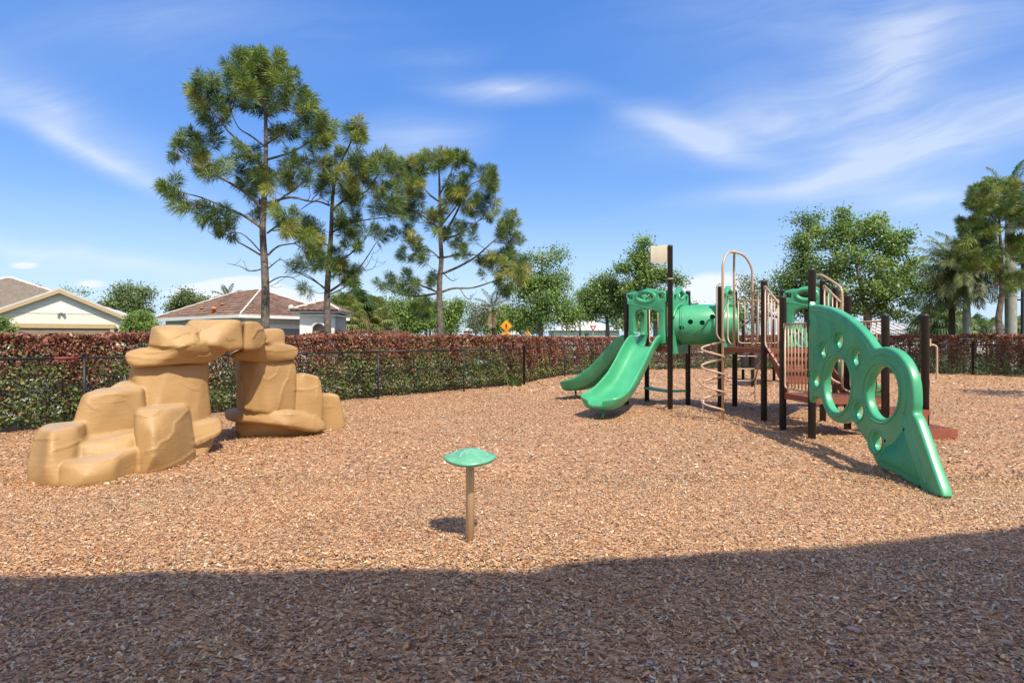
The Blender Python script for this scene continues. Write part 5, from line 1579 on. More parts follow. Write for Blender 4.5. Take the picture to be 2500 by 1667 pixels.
def pine(trunk_px, Z, r0, branches, regions, label, tuft=(.40, .33), cols=((.155, .225, .050), (.26, .325, .066), (.095, .155, .044), (.38, .38, .09)), dead=(), spread=.9, nn=150):
    tp = [P(x, y, Z) for x, y in trunk_px]
    tp = [Vector((tp[0].x, tp[0].y, -.3))] + tp
    root = empty('pine_tree', (tp[0].x, tp[0].y, 0)); tag(root, label, 'tree')
    tr = catmull(tp, 8); m_ = len(tr)
    ztop = tr[-1].z
    mb = MB(); rs = [r0 * (1 - .86 * max(0, (p.z) / ztop) ** 1.1) * (1.25 if p.z < .3 else 1) for p in tr]
    mb.tube(tr, rs, 14); trunk = mb.build('trunk', M_BARK, root, True)
    skel = [(p, r, 0) for p, r in zip(tr, rs) if p.z > ztop * .18]
    bm_ = MB()
    for i, bl in enumerate(branches):
        dep = rnd.uniform(-.7, .7) * spread
        n = len(bl); pts = [P(x, y, Z + dep * (k / max(1, n - 1))) for k, (x, y) in enumerate(bl)]
        pts = catmull(pts, 5)
        L = sum((pts[k + 1] - pts[k]).length for k in range(len(pts) - 1))
        rb = min(r0 * .34, .018 + .012 * L)
        bm_.tube(pts, [rb * (1 - .75 * k / (len(pts) - 1)) for k in range(len(pts))], 7)
        skel += [(p, rb * (1 - .75 * k / (len(pts) - 1)), 1) for k, p in enumerate(pts)]
    for bl in dead:
        pts = catmull([P(x, y, Z + rnd.uniform(-.3, .3) * k) for k, (x, y) in enumerate(bl)], 5)
        bm_.tube(pts, [.022 * (1 - .8 * k / (len(pts) - 1)) for k in range(len(pts))], 5)
        for j in range(4):
            p = pts[rnd.randrange(len(pts) // 3, len(pts))]; q = p + Vector((rnd.uniform(-.4, .4), rnd.uniform(-.3, .3), rnd.uniform(-.12, .3)))
            bm_.tube(branch_pts(p, q, .1, 4), .006, 4)
    V, F, cl = [], [], []
    for poly, cnt, kind in regions:
        xs = [p[0] for p in poly]; ys = [p[1] for p in poly]
        placed = []; tries = 0
        mind = .62 * math.sqrt((max(xs) - min(xs)) * (max(ys) - min(ys)) / cnt)
        while len(placed) < cnt and tries < 4000:
            tries += 1
            x, y = rnd.uniform(min(xs), max(xs)), rnd.uniform(min(ys), max(ys))
            if not inside(poly, np.array([x]), np.array([y]))[0]: continue
            if any((x - a_) ** 2 + (y - b_) ** 2 < mind * mind for a_, b_ in placed) and tries < 3000: continue
            placed.append((x, y))
            wd = (max(xs) - min(xs)) / FOC * Z
            q = P(x, y, Z + rnd.gauss(0, 1) * min(1.2, .30 * wd + .25) * spread)
            # nearest lower wood
            best, bd = None, 1e9
            for p, r, lv in skel:
                dd = (p - q).length + (1.5 * max(0, p.z - q.z + .05)) + (0.25 if lv == 0 else 0)
                if dd < bd: bd, best = dd, p
            pts = branch_pts(best, q, .06 if kind != 'd' else -.02, 6, .05)
            bm_.tube(pts, [max(.006, .020 * min(1, bd)) * (1 - .65 * k / 6) for k in range(7)], 5)
            skel += [(pts[4], .01, 2), (pts[6], .008, 2)]
            ax = (pts[-1] - pts[-3]).normalized() * .8 + Vector((rnd.gauss(0, .25), rnd.gauss(0, .25), .75 if kind == 'u' else (.25 if kind == 'm' else -.1)))
            ax.normalize()
            s = rnd.uniform(.8, 1.2)
            c = cols[rnd.choices(range(len(cols)), (4, 4, 3, 1 if kind != 'y' else 5))[0]]
            needles(V, F, cl, q - ax * tuft[0] * s * .6, ax, tuft[0] * s, int(nn * s), tuft[1] * s, c)
            if rnd.random() < .5:
                ax2 = (ax + Vector((rnd.gauss(0, .6), rnd.gauss(0, .6), rnd.gauss(0, .3)))).normalized()
                needles(V, F, cl, q - ax2 * tuft[0] * .5, ax2, tuft[0] * .8 * s, int(nn * .6 * s), tuft[1] * .9 * s, c)
            if kind == 'u' and rnd.random() < .5:      # pale spring candle
                e = q + ax * tuft[0] * s * .5; 
                bm_.tube([e, e + (ax + Vector((0, 0, .8))).normalized() * .16], [.016, .005], 5)
    tag(bm_.build('branches', M_BARK, trunk, True), kind='stuff')
    mk_np('crown', np.concatenate(V), np.concatenate(F), M_NEEDLE, root, np.concatenate(cl))
    return root

S1 = lambda L: [(370 + a_ * .48466, 80 + b_ * .48466) for a_, b_ in L]      # traced on enlargement (370,80)-(970,840)
S2 = lambda L: [(880 + a_ * .34443, 320 + b_ * .34443) for a_, b_ in L]     # (880,320)-(1480,860)
S3 = lambda L: [(1860 + a_ * .35714, 380 + b_ * .35714) for a_, b_ in L]    # (1860,380)-(2500,940)
pine(S1([(572, 1500), (574, 1300), (568, 1150), (560, 1000), (566, 860), (574, 700), (576, 560), (574, 430), (566, 300), (556, 180), (548, 90)]), 18.0, .145,
     [S1(b) for b in ([(558, 985), (470, 925), (370, 880), (250, 830), (130, 800)], [(558, 890), (480, 810), (400, 760), (310, 710), (200, 660), (130, 610)], [(560, 680), (510, 610), (440, 545), (385, 495), (330, 420), (260, 330)],
      [(568, 570), (500, 520), (440, 480), (400, 400)], [(565, 1130), (500, 1090), (430, 1050), (370, 1010)], [(586, 1120), (640, 1075), (720, 1060), (790, 1030)], [(582, 1010), (650, 965), (720, 950), (770, 960)],
      [(590, 890), (660, 830), (740, 775), (800, 690)], [(585, 860), (700, 830), (800, 850), (860, 830)], [(580, 560), (640, 520), (700, 470), (760, 420)], [(578, 430), (640, 350), (700, 290)], [(572, 400), (520, 330), (470, 260)], [(580, 640), (680, 610), (780, 560), (860, 500)])],
     [(S1([(440, 110), (540, 95), (650, 110), (670, 190), (620, 240), (420, 220), (390, 180)]), 22, 'u'), (S1([(400, 210), (640, 220), (750, 190), (740, 300), (800, 300), (820, 400), (700, 430), (560, 400), (410, 380)]), 34, 'u'),
      (S1([(200, 220), (330, 210), (390, 280), (390, 460), (260, 470), (180, 350)]), 17, 'u'), (S1([(740, 300), (830, 340), (900, 460), (900, 560), (800, 600), (750, 480)]), 15, 'm'),
      (S1([(70, 530), (230, 500), (330, 500), (330, 590), (200, 640), (100, 630)]), 11, 'm'), (S1([(30, 750), (120, 750), (150, 830), (110, 900), (200, 840), (280, 850), (300, 900), (140, 870)]), 9, 'm'),
      (S1([(150, 660), (320, 640), (390, 700), (280, 740)]), 5, 'm'), (S1([(240, 900), (420, 900), (440, 1060), (350, 1020)]), 9, 'd'), (S1([(440, 560), (560, 560), (540, 690), (430, 720)]), 7, 'm'),
      (S1([(470, 680), (700, 680), (700, 790), (500, 800)]), 13, 'y'), (S1([(620, 470), (720, 450), (730, 520), (630, 530)]), 4, 'm'), (S1([(680, 640), (800, 620), (800, 760), (700, 760)]), 6, 'm'),
      (S1([(610, 870), (730, 900), (760, 960), (850, 1040), (790, 1090), (700, 1040), (640, 950)]), 12, 'y'), (S1([(460, 760), (540, 760), (540, 960), (460, 960)]), 4, 'm')],
     'tallest pine with dense tufted crown standing left behind the boulder arch',
     dead=[S1(b) for b in ([(556, 1190), (500, 1200), (440, 1175), (380, 1163)], [(585, 1190), (640, 1145), (660, 1142)], [(590, 1260), (650, 1230), (720, 1240), (790, 1300)], [(556, 1110), (450, 1010), (330, 1025), (280, 995)])], spread=1.0, nn=215)
pine(S1([(888, 1530), (884, 1400), (886, 1280), (895, 1150), (905, 1000), (910, 860), (925, 740), (960, 640), (1000, 560), (1020, 480)]), 20.0, .135,
     [S1(b) for b in ([(895, 870), (820, 850), (740, 900)], [(905, 900), (990, 830), (1080, 800), (1150, 700), (1200, 640)], [(900, 1010), (1000, 960), (1100, 940), (1190, 930)], [(890, 1180), (980, 1130), (1060, 1060), (1100, 1000)],
      [(888, 1310), (960, 1260), (1050, 1180), (1130, 1060)], [(900, 1080), (820, 1030), (760, 1000)], [(890, 1300), (820, 1250), (720, 1200)], [(930, 740), (880, 700), (840, 650)], [(960, 650), (1040, 640), (1090, 620)])],
     [(S1([(980, 450), (1070, 470), (1060, 560), (990, 560)]), 6, 'u'), (S1([(840, 620), (960, 590), (1090, 630), (1100, 760), (960, 800), (840, 800)]), 26, 'y'), (S1([(960, 790), (1060, 780), (1050, 880), (960, 880)]), 7, 'm'),
      (S1([(1090, 590), (1225, 620), (1240, 760), (1160, 740), (1110, 660)]), 9, 'u'), (S1([(1090, 800), (1170, 770), (1240, 820), (1230, 920), (1120, 920)]), 9, 'm'), (S1([(900, 900), (1070, 900), (1080, 1080), (930, 1080)]), 12, 'm'),
      (S1([(740, 950), (860, 940), (870, 1090), (760, 1080)]), 9, 'y'), (S1([(1100, 980), (1170, 980), (1160, 1050), (1110, 1050)]), 3, 'm'), (S1([(820, 1080), (990, 1100), (960, 1190), (830, 1180)]), 8, 'y'),
      (S1([(930, 1180), (1060, 1150), (1040, 1280), (940, 1290)]), 6, 'd'), (S1([(690, 1140), (800, 1150), (790, 1200), (700, 1200)]), 4, 'm'), (S1([(750, 1280), (800, 1270), (800, 1310), (750, 1310)]), 1, 'm')],
     'leaning twin topped pine between the tallest pine and the round crowned pine',
     dead=[S1(b) for b in ([(870, 1290), (800, 1230), (720, 1210), (600, 1280)], [(895, 1320), (990, 1270), (1080, 1180), (1120, 1100)], [(900, 1230), (1000, 1200), (1110, 1190), (1140, 1130)])], spread=1.0, nn=215)
pine(S2([(572, 1560), (566, 1400), (560, 1200), (562, 1060), (574, 900), (566, 760), (568, 640), (562, 500), (560, 380), (556, 260), (552, 160)]), 24.0, .16,
     [S2(b) for b in ([(555, 1145), (470, 1110), (380, 1080), (280, 1090), (200, 1060)], [(548, 1150), (400, 1170), (300, 1160), (170, 1110)], [(580, 1140), (660, 1115), (800, 1110), (960, 1060), (1050, 1040)], [(585, 1010), (700, 960), (820, 890), (920, 800), (1010, 720), (1060, 620)],
      [(556, 900), (500, 850), (420, 830), (320, 820)], [(555, 690), (480, 630), (400, 570), (300, 530), (230, 520)], [(556, 500), (470, 430), (430, 330), (350, 260)], [(585, 770), (700, 730), (820, 650), (930, 560)], [(580, 660), (660, 560), (720, 480), (800, 420)], [(575, 900), (700, 880), (850, 880), (960, 870)], [(568, 440), (640, 300), (660, 220)], [(580, 770), (690, 560), (760, 400), (900, 330)])],
     [(S2([(480, 150), (700, 160), (750, 190), (750, 260), (480, 270)]), 17, 'u'), (S2([(300, 195), (480, 175), (480, 310), (330, 340), (290, 270)]), 13, 'u'), (S2([(640, 300), (780, 300), (760, 450), (640, 430)]), 9, 'y'),
      (S2([(780, 250), (960, 260), (960, 460), (840, 430)]), 12, 'u'), (S2([(590, 430), (720, 430), (700, 540), (600, 540)]), 7, 'y'), (S2([(220, 380), (440, 350), (450, 470), (250, 460)]), 12, 'm'), (S2([(200, 480), (440, 500), (440, 640), (220, 600)]), 14, 'm'),
      (S2([(700, 450), (900, 480), (980, 480), (960, 620), (760, 600)]), 14, 'y'), (S2([(460, 560), (620, 560), (600, 640), (480, 640)]), 5, 'm'), (S2([(480, 660), (820, 640), (800, 760), (500, 760)]), 10, 'm'),
      (S2([(240, 720), (330, 690), (470, 820), (480, 920), (300, 900)]), 13, 'y'), (S2([(1010, 570), (1100, 590), (1110, 700), (1140, 800), (1060, 820), (960, 740)]), 12, 'u'), (S2([(900, 850), (1080, 850), (1190, 930), (1150, 1040), (960, 1040), (800, 1000)]), 24, 'y'),
      (S2([(650, 790), (770, 790), (760, 900), (660, 880)]), 5, 'd'), (S2([(110, 1060), (330, 1010), (440, 1070), (420, 1170), (140, 1150)]), 14, 'm'), (S2([(460, 1030), (540, 1030), (530, 1090), (470, 1080)]), 2, 'm'), (S2([(960, 1040), (1050, 1050), (1040, 1150), (960, 1130)]), 4, 'd'),
      (S2([(370, 1200), (520, 1190), (510, 1330), (400, 1330)]), 6, 'd')],
     'round crowned pine rising behind the fence right of the leaning pine', spread=1.1, nn=210,
     dead=[S2(b) for b in ([(590, 1010), (650, 1060), (700, 1040)], [(700, 1110), (760, 1190), (800, 1150)], [(280, 1090), (190, 1040), (150, 990)])])
pine(S3([(1625, 1225), (1620, 1100), (1640, 950), (1640, 800), (1635, 640), (1625, 500), (1622, 400), (1610, 300)]), 26.0, .16,
     [S3(b) for b in ([(1630, 480), (1560, 400), (1480, 330)], [(1640, 640), (1540, 620), (1450, 560)], [(1640, 520), (1720, 430), (1790, 380)], [(1640, 780), (1560, 760), (1480, 700)], [(1640, 880), (1560, 890), (1450, 920)], [(1645, 900), (1740, 850), (1800, 800)])],
     [(S3([(1410, 250), (1530, 190), (1680, 170), (1760, 230), (1750, 400), (1600, 420), (1430, 390)]), 50, 'u'), (S3([(1330, 440), (1500, 420), (1600, 470), (1590, 600), (1400, 600)]), 36, 'm'), (S3([(1680, 300), (1900, 250), (1900, 520), (1740, 480)]), 28, 'm'),
      (S3([(1680, 560), (1900, 540), (1900, 760), (1720, 720)]), 28, 'm'), (S3([(1450, 640), (1610, 640), (1600, 800), (1470, 780)]), 22, 'd'), (S3([(1600, 800), (1780, 800), (1760, 900), (1620, 900)]), 12, 'd'), (S3([(1320, 560), (1460, 560), (1560, 700), (1420, 760), (1330, 700)]), 20, 'm')],
     'dense dark pine at the right edge in front of the royal palms',
     dead=[S3(b) for b in ([(1625, 960), (1570, 1000), (1510, 1000), (1475, 980)], [(1650, 980), (1720, 960), (1800, 980)])], spread=1.0, nn=215)

# ---- broadleaf trees
def leaf_tree(name, blobs, Z, trunk_px, r0, nclump, nleaf, leafL, label, cols, cr_=.42, twigs=0, bare=(), depth=.85, group=None, limbs=14, bark=M_BARK2):
    """blobs: (px,py,rx,ry,weight) crown masses on the photo; each gets real depth"""
    tp = [P(x, y, Z) for x, y in trunk_px]
    tp = [Vector((tp[0].x, tp[0].y, -.2))] + tp
    root = empty(name, (tp[0].x, tp[0].y, 0)); tag(root, label, 'tree' if 'shrub' not in name else 'shrub', group)
    tr = catmull(tp, 6); mb = MB(); mm_ = len(tr)
    mb.tube(tr, [r0 * (1.3 if k == 0 else 1) * (1 - .72 * k / (mm_ - 1)) for k in range(mm_)], 10)
    trunk = mb.build('trunk', bark, root, True)
    C = []
    wsum = sum(b[4] for b in blobs)
    for (x, y, rx, ry, wt) in blobs:
        n = max(3, int(nclump * wt / wsum)); c = P(x, y, Z); ax_ = max(.35 * rx / FOC * Z, rx / FOC * Z - .9 * cr_); az_ = max(.35 * ry / FOC * Z, ry / FOC * Z - .7 * cr_)
        d = unit(rng.normal(size=(n, 3))); rad = rng.random((n, 1)) ** .42
        p = d * rad * np.array([[ax_, ax_ * depth, az_]]); C.append(p + np.array(c))
    C = np.concatenate(C)
    # limbs and twigs reach the clumps
    bm_ = MB()
    sk = [p for p in tr[mm_ // 3:]]
    order = list(range(len(C))); rnd.shuffle(order)
    for i in order[:limbs]:
        q = Vector(C[i]); p = min(sk, key=lambda s: (s - q).length + 1.2 * max(0, s.z - q.z + .3))
        pts = branch_pts(p, q, -.04, 6, .07); L = (q - p).length
        rb = min(r0 * .5, .02 + .014 * L); bm_.tube(pts, [rb * (1 - .8 * k / 6) for k in range(7)], 6); sk += pts[2:]
    for i in order[limbs:limbs + twigs]:
        q = Vector(C[i]); p = min(sk, key=lambda s: (s - q).length)
        pts = branch_pts(p, q, -.02, 4, .08); bm_.tube(pts, [.014, .012, .010, .007, .004], 4)
    tag(bm_.build('limbs', bark, trunk, True), kind='stuff')
    per = max(4, int(nleaf / len(C)))
    cc = C[:, None, :] + rng.normal(size=(len(C), per, 3)) * cr_ * np.array([1, 1, .7])
    if twigs:      # leaves strung along twigs as well
        pass
    base = np.array(cols)[rng.choice(len(cols), len(C))][:, None, :] * (.72 + .56 * rng.random((len(C), 1, 1)))
    colr = np.repeat(base, per, 1) * (.75 + .5 * rng.random((len(C), per, 1)))
    V, F, c = leaves(cc.reshape(-1, 3), leafL, leafL * .62, colr.reshape(-1, 3), np.array([[.15, -.5, .7]]), 1.1)
    mk_np('crown', V, F, M_LEAF, root, c)
    return root
OAK = ((0.164, 0.259, 0.069), (0.224, 0.32, 0.084), (0.113, 0.199, 0.059), (0.276, 0.362, 0.095))
BRT = ((0.183, 0.296, 0.061), (0.235, 0.342, 0.073), (0.136, 0.227, 0.052), (0.288, 0.364, 0.091))
OLV = ((0.174, 0.229, 0.081), (0.232, 0.274, 0.099), (0.124, 0.174, 0.067))
GRY = ((0.19, 0.222, 0.134), (0.143, 0.183, 0.108), (0.238, 0.253, 0.158))
leaf_tree('oak_tree', [(1320, 745, 85, 62, 5), (1290, 690, 55, 40, 2), (1350, 690, 50, 40, 2), (1335, 640, 52, 36, .9), (1260, 770, 45, 40, 1.5), (1390, 770, 35, 45, 1.3), (1355, 622, 45, 25, .35), (1270, 640, 30, 30, .4)], 40, [(1320, 812), (1320, 770), (1322, 730), (1322, 690), (1325, 630)], .19, 260, 20000, .135,
          'pale green airy tree with wispy top between the walking signs and street lamp', BRT, .36, 60)
leaf_tree('oak_tree', [(1475, 745, 66, 44, 5), (1480, 700, 50, 34, 3), (1430, 725, 30, 34, 1.3), (1520, 735, 36, 44, 2), (1425, 775, 26, 18, .5)], 46, [(1483, 812), (1482, 785), (1478, 755), (1478, 715)], .20, 230, 20000, .14, 'rounded dark green oak above the yield sign', OAK, .36, 40)
leaf_tree('oak_tree', [(1570, 680, 42, 48, 3), (1565, 630, 34, 32, 1.6), (1572, 594, 18, 18, .6), (1520, 655, 24, 16, .8), (1620, 670, 34, 26, 1.3), (1655, 688, 22, 16, .5), (1600, 740, 60, 50, 3), (1545, 720, 40, 40, 2), (1630, 780, 50, 30, 1.5)], 44, [(1600, 815), (1598, 770), (1590, 720), (1580, 660), (1574, 610)], .19, 220, 18000, .15, 'tall narrow tree behind the cream flag', BRT, .34, 50)
leaf_tree('oak_tree', [(2080, 638, 104, 60.7, 5), (2040, 578, 63, 42.3, 2.4), (2130, 578, 66, 40.5, 2.4), (2180, 608, 53, 47.8, 2.2), (2205, 678, 40, 46.0, 1.6), (2100, 706, 104, 46.0, 4), (2170, 721, 59, 31.3, 1.6), (2215, 741, 25, 16.6, 0.5), (2065, 543, 25, 16.6, 0.6), (2120, 546, 30, 14.7, 0.6), (2020, 708, 48, 55.2, 2), (2215, 578, 21, 16.6, 0.5), (2232, 638, 17, 18.4, 0.4), (2000, 563, 21, 14.7, 0.4), (2055, 523, 11, 9.2, 0.2), (2150, 538, 17, 11.0, 0.3), (2235, 708, 19, 14.7, 0.4), (2195, 771, 23, 12.9, 0.4), (2060, 761, 44, 20.2, 0.9), (2110, 754, 66, 23.9, 1.3), (2160, 761, 38, 18.4, 0.8)], 30, [(2118, 800), (2116, 765), (2108, 720), (2095, 660), (2085, 590)], .22, 210, 27000, .125, 'broad bright green oak behind the right end of the play structure', OAK[:2] + BRT[:2], .25, 90, limbs=26)
leaf_tree('oak_tree', [(1965, 650, 44, 60, 2.6), (1960, 590, 34, 40, 1.4), (1975, 548, 22, 30, .5), (1925, 690, 36, 40, 1.4), (1905, 730, 34, 36, 1.1), (1955, 735, 50, 50, 2.2), (1945, 535, 10, 16, .15), (1992, 530, 10, 20, .2)], 33, [(1968, 812), (1968, 760), (1970, 690), (1972, 610), (1974, 545)], .13, 220, 15000, .115, 'sparse upright tree just left of the broad oak', OAK, .30, 90)
leaf_tree('oak_tree', [(1835, 735, 46, 52, 3), (1825, 690, 24, 26, .8), (1865, 700, 26, 30, 1), (1860, 770, 36, 34, 1.2)], 38, [(1850, 812), (1848, 770), (1842, 720), (1836, 690)], .14, 110, 2600, .12, 'thin twiggy tree seen through the arched entry rail', OLV, .26, 100, limbs=26)
leaf_tree('oak_tree', [(1745, 790, 60, 30, 2), (1700, 795, 40, 26, 1)], 60, [(1730, 815), (1730, 795), (1728, 780)], .14, 80, 2600, .16, 'low distant tree below the crawl tunnel', OAK, .4)
leaf_tree('shade_tree', [(312, 745, 58, 34, 4), (300, 712, 36, 22, 1.6), (345, 715, 28, 22, 1.3), (268, 745, 22, 20, .8), (350, 765, 26, 22, 1)], 62, [(315, 815), (314, 780), (312, 740)], .2, 190, 8000, .20, 'olive green tree rising behind the gabled garage', OLV, .48)
leaf_tree('shade_tree', [(455, 735, 34, 24, 2.4), (428, 752, 24, 18, 1.4), (455, 716, 18, 12, .7), (490, 738, 22, 18, 1.2)], 66, [(455, 815), (455, 770), (454, 735)], .2, 130, 5200, .20, 'small tree peeking over the left end of the brown tile roof', OLV, .45)
leaf_tree('round_shrub', [(342, 795, 38, 30, 4), (342, 775, 28, 16, 1.5), (320, 805, 22, 18, 1), (366, 802, 22, 20, 1)], 30, [(342, 822), (342, 810), (342, 790)], .10, 230, 11500, .095, 'rounded bright green shrub between the two left houses', BRT, .17)
leaf_tree('round_shrub', [(8, 795, 16, 26, 2), (24, 806, 10, 12, 1)], 24, [(8, 822), (8, 806), (8, 790)], .05, 60, 1300, .09, 'dark loose shrub at the left edge in front of the cream house', OAK, .12)
leaf_tree('shade_tree', [(990, 770, 46, 36, 3), (1020, 745, 34, 28, 2), (1030, 790, 40, 26, 2), (965, 755, 30, 34, 2), (1000, 800, 40, 20, 1.5)], 56, [(1002, 815), (1000, 790), (1000, 760)], .2, 240, 11000, .18, 'bright green tree left of the octagonal sign', BRT, .45)
leaf_tree('shade_tree', [(1108, 765, 24, 36, 2.5), (1085, 780, 22, 30, 1.6), (1120, 745, 16, 18, .8), (1095, 800, 30, 18, 1.4), (1070, 750, 16, 26, 1)], 56, [(1100, 815), (1102, 790), (1104, 755)], .17, 170, 8000, .17, 'green tree just behind and right of the third pine trunk', BRT, .40)
leaf_tree('shade_tree', [(1160, 775, 34, 32, 2), (1150, 745, 18, 18, .5), (1180, 755, 22, 22, .7), (1168, 800, 36, 18, 1.2)], 60, [(1162, 815), (1162, 785), (1160, 745)], .14, 120, 2400, .15, 'grey green thin tree left of the brown frond palm', GRY, .40, 80, limbs=24)
leaf_tree('shade_tree', [(1225, 775, 40, 34, 2), (1265, 790, 36, 24, 1.4), (1215, 805, 30, 14, .8), (1185, 805, 12, 14, .4)], 62, [(1235, 815), (1236, 790), (1234, 765)], .16, 140, 5200, .17, 'green tree behind the large walking sign', OAK, .42)
leaf_tree('shade_tree', [(930, 760, 26, 30, 2), (905, 790, 30, 24, 1.4), (948, 790, 22, 24, 1)], 54, [(928, 815), (928, 790), (928, 760)], .16, 110, 4200, .17, 'olive tree behind the cabbage palm clump', OLV, .40)
leaf_tree('shade_tree', [(90, 705, 12, 12, 1), (70, 712, 10, 8, .6), (165, 705, 8, 8, .3), (205, 715, 20, 14, .5)], 70, [(120, 815), (110, 760), (95, 710)], .16, 40, 700, .18, 'thin treetop showing above the main tile roof', OLV, .35, 16)
leaf_tree('shade_tree', [(775, 770, 30, 24, 2), (800, 755, 22, 18, 1)], 46, [(785, 815), (785, 790), (785, 765)], .14, 80, 2600, .15, 'low bushy tree behind the portico', OLV, .35)
leaf_tree('shade_tree', [(1660, 805, 60, 14, 1), (1560, 800, 40, 16, 1), (1800, 805, 60, 12, .8)], 70, [(1660, 818), (1660, 808), (1660, 800)], .1, 90, 2800, .18, 'line of low shrubs behind the back hedge', OAK, .4)
for i_, (x_, y_, rx_, ry_, Z_, lb_) in enumerate(((1050, 775, 50, 34, 84, 'distant tree filling the gap behind the octagonal sign'), (1190, 785, 50, 28, 90, 'distant tree behind the brown frond palm'), (1290, 795, 40, 22, 92, 'distant low tree behind the small walking sign'),
        (1420, 780, 40, 34, 96, 'distant tree behind the slim street lamp'), (1540, 770, 56, 44, 80, 'distant tree behind the twin slides hood'), (1680, 775, 50, 34, 84, 'distant tree behind the crawl tunnel'), (1780, 770, 46, 36, 82, 'distant tree behind the corkscrew climber'),
        (880, 775, 50, 36, 70, 'dark tree behind the left palm clump'), (2015, 790, 60, 22, 90, 'distant low tree behind the lower deck rail'))):
    leaf_tree('shade_tree', [(x_, y_, rx_, ry_, 3), (x_ - rx_ * .6, y_ + 8, rx_ * .5, ry_ * .7, 1.2), (x_ + rx_ * .55, y_ + 6, rx_ * .5, ry_ * .7, 1.2), (x_ + rx_ * .1, y_ - ry_ * .7, rx_ * .5, ry_ * .4, .8)], Z_, [(x_, 818), (x_, y_ + ry_ * .5), (x_, y_)], .2, 130, 4000, .26, lb_, (OAK, BRT, OLV)[i_ % 3], .55)
# a tree outside the frame on the right whose shadow falls across the mulch
leaf_tree('shade_tree', [(2850, 560, 190, 60, 3), (3060, 600, 150, 60, 2), (3200, 560, 120, 60, 1)], 15.0, [(3000, 950), (3000, 800), (2990, 640)], .16, 130, 5200, .10, 'shade tree just outside the right edge', OAK, .24)

# ---- palms
def fan_leaf(V, F, cl, base, d, R_, col, droop=.25, seg=20):
    """cabbage palm fan: stalk and a pleated fan of narrow blades"""
    d = Vector(d).normalized(); sd = d.cross(Vector((0, 0, 1)))
    if sd.length < .05: sd = Vector((1, 0, 0))
    sd.normalize(); up = sd.cross(d)
    stalk = R_ * .75; hub = Vector(base) + d * stalk - Vector((0, 0, droop * stalk * .4))
    def q4(a, b, c, e, k):
        n = len(V); V.extend([a, b, c, e]); F.append((n, n + 1, n + 2, n + 3)); cl.extend([tuple(x * k for x in col)] * 4)
    w_ = sd * .018
    q4(Vector(base) - w_, Vector(base) + w_, hub + w_, hub - w_, 1.1)
    for k in range(seg):
        a_ = R(-125 + 250 * k / (seg - 1)); dr = d * math.cos(a_) + sd * math.sin(a_)
        L = R_ * (1 - .18 * abs(a_) / 2.2) * rnd.uniform(.88, 1.1)
        m_ = hub + dr * L * .55 + up * (.10 * R_ * math.cos(a_)) ; t_ = hub + dr * L - Vector((0, 0, 1)) * L * (droop + .12 * rnd.random())
        wd = dr.cross(up).normalized() * L * .055
        q4(hub, m_ + wd, t_, m_ - wd, rnd.uniform(.7, 1.3))

def pinnate(V, F, cl, base, d, L, col, arch=.55, nl=34, ll=.45, hang=.5, rachis=(.10, .11, .03)):
    """feather frond"""
    d = Vector(d).normalized(); pts = []
    p = Vector(base); dd = d.copy(); n = 12
    for k in range(n + 1):
        pts.append(p.copy()); p = p + dd * (L / n); dd = (dd + Vector((0, 0, -arch * 1.6 / n * (.5 + k / n)))).normalized()
    def q4(a, b, c, e, cc):
        m_ = len(V); V.extend([a, b, c, e]); F.append((m_, m_ + 1, m_ + 2, m_ + 3)); cl.extend([cc] * 4)
    for k in range(n):
        t = pts[k + 1] - pts[k]; sd = t.cross(Vector((0, 0, 1))); sd = sd.normalized() if sd.length > 1e-4 else Vector((1, 0, 0))
        w_ = .022 * (1 - .8 * k / n)
        q4(pts[k] - sd * w_, pts[k] + sd * w_, pts[k + 1] + sd * w_, pts[k + 1] - sd * w_, rachis)
    for k in range(nl):
        t = .14 + .86 * k / nl; f = t * n; i = min(n - 1, int(f)); p = pts[i].lerp(pts[i + 1], f - i); tg = (pts[i + 1] - pts[i]).normalized()
        sd = tg.cross(Vector((0, 0, 1))); sd = sd.normalized() if sd.length > 1e-4 else Vector((1, 0, 0)); up = sd.cross(tg)
        ln = ll * math.sin(math.pi * (.12 + .84 * t)) ** .7
        for s in (-1, 1):
            dr = (tg * .65 + sd * s * .8 + up * rnd.uniform(-.05, .35)).normalized()
            m_ = p + dr * ln * .5; e = p + dr * ln - Vector((0, 0, 1)) * ln * hang * rnd.uniform(.6, 1.2)
            wv = tg.cross(dr).cross(dr).normalized() * .020
            g_ = rnd.uniform(.7, 1.3)
            q4(p, m_ + wv, e, m_ - wv, tuple(x * g_ for x in col))

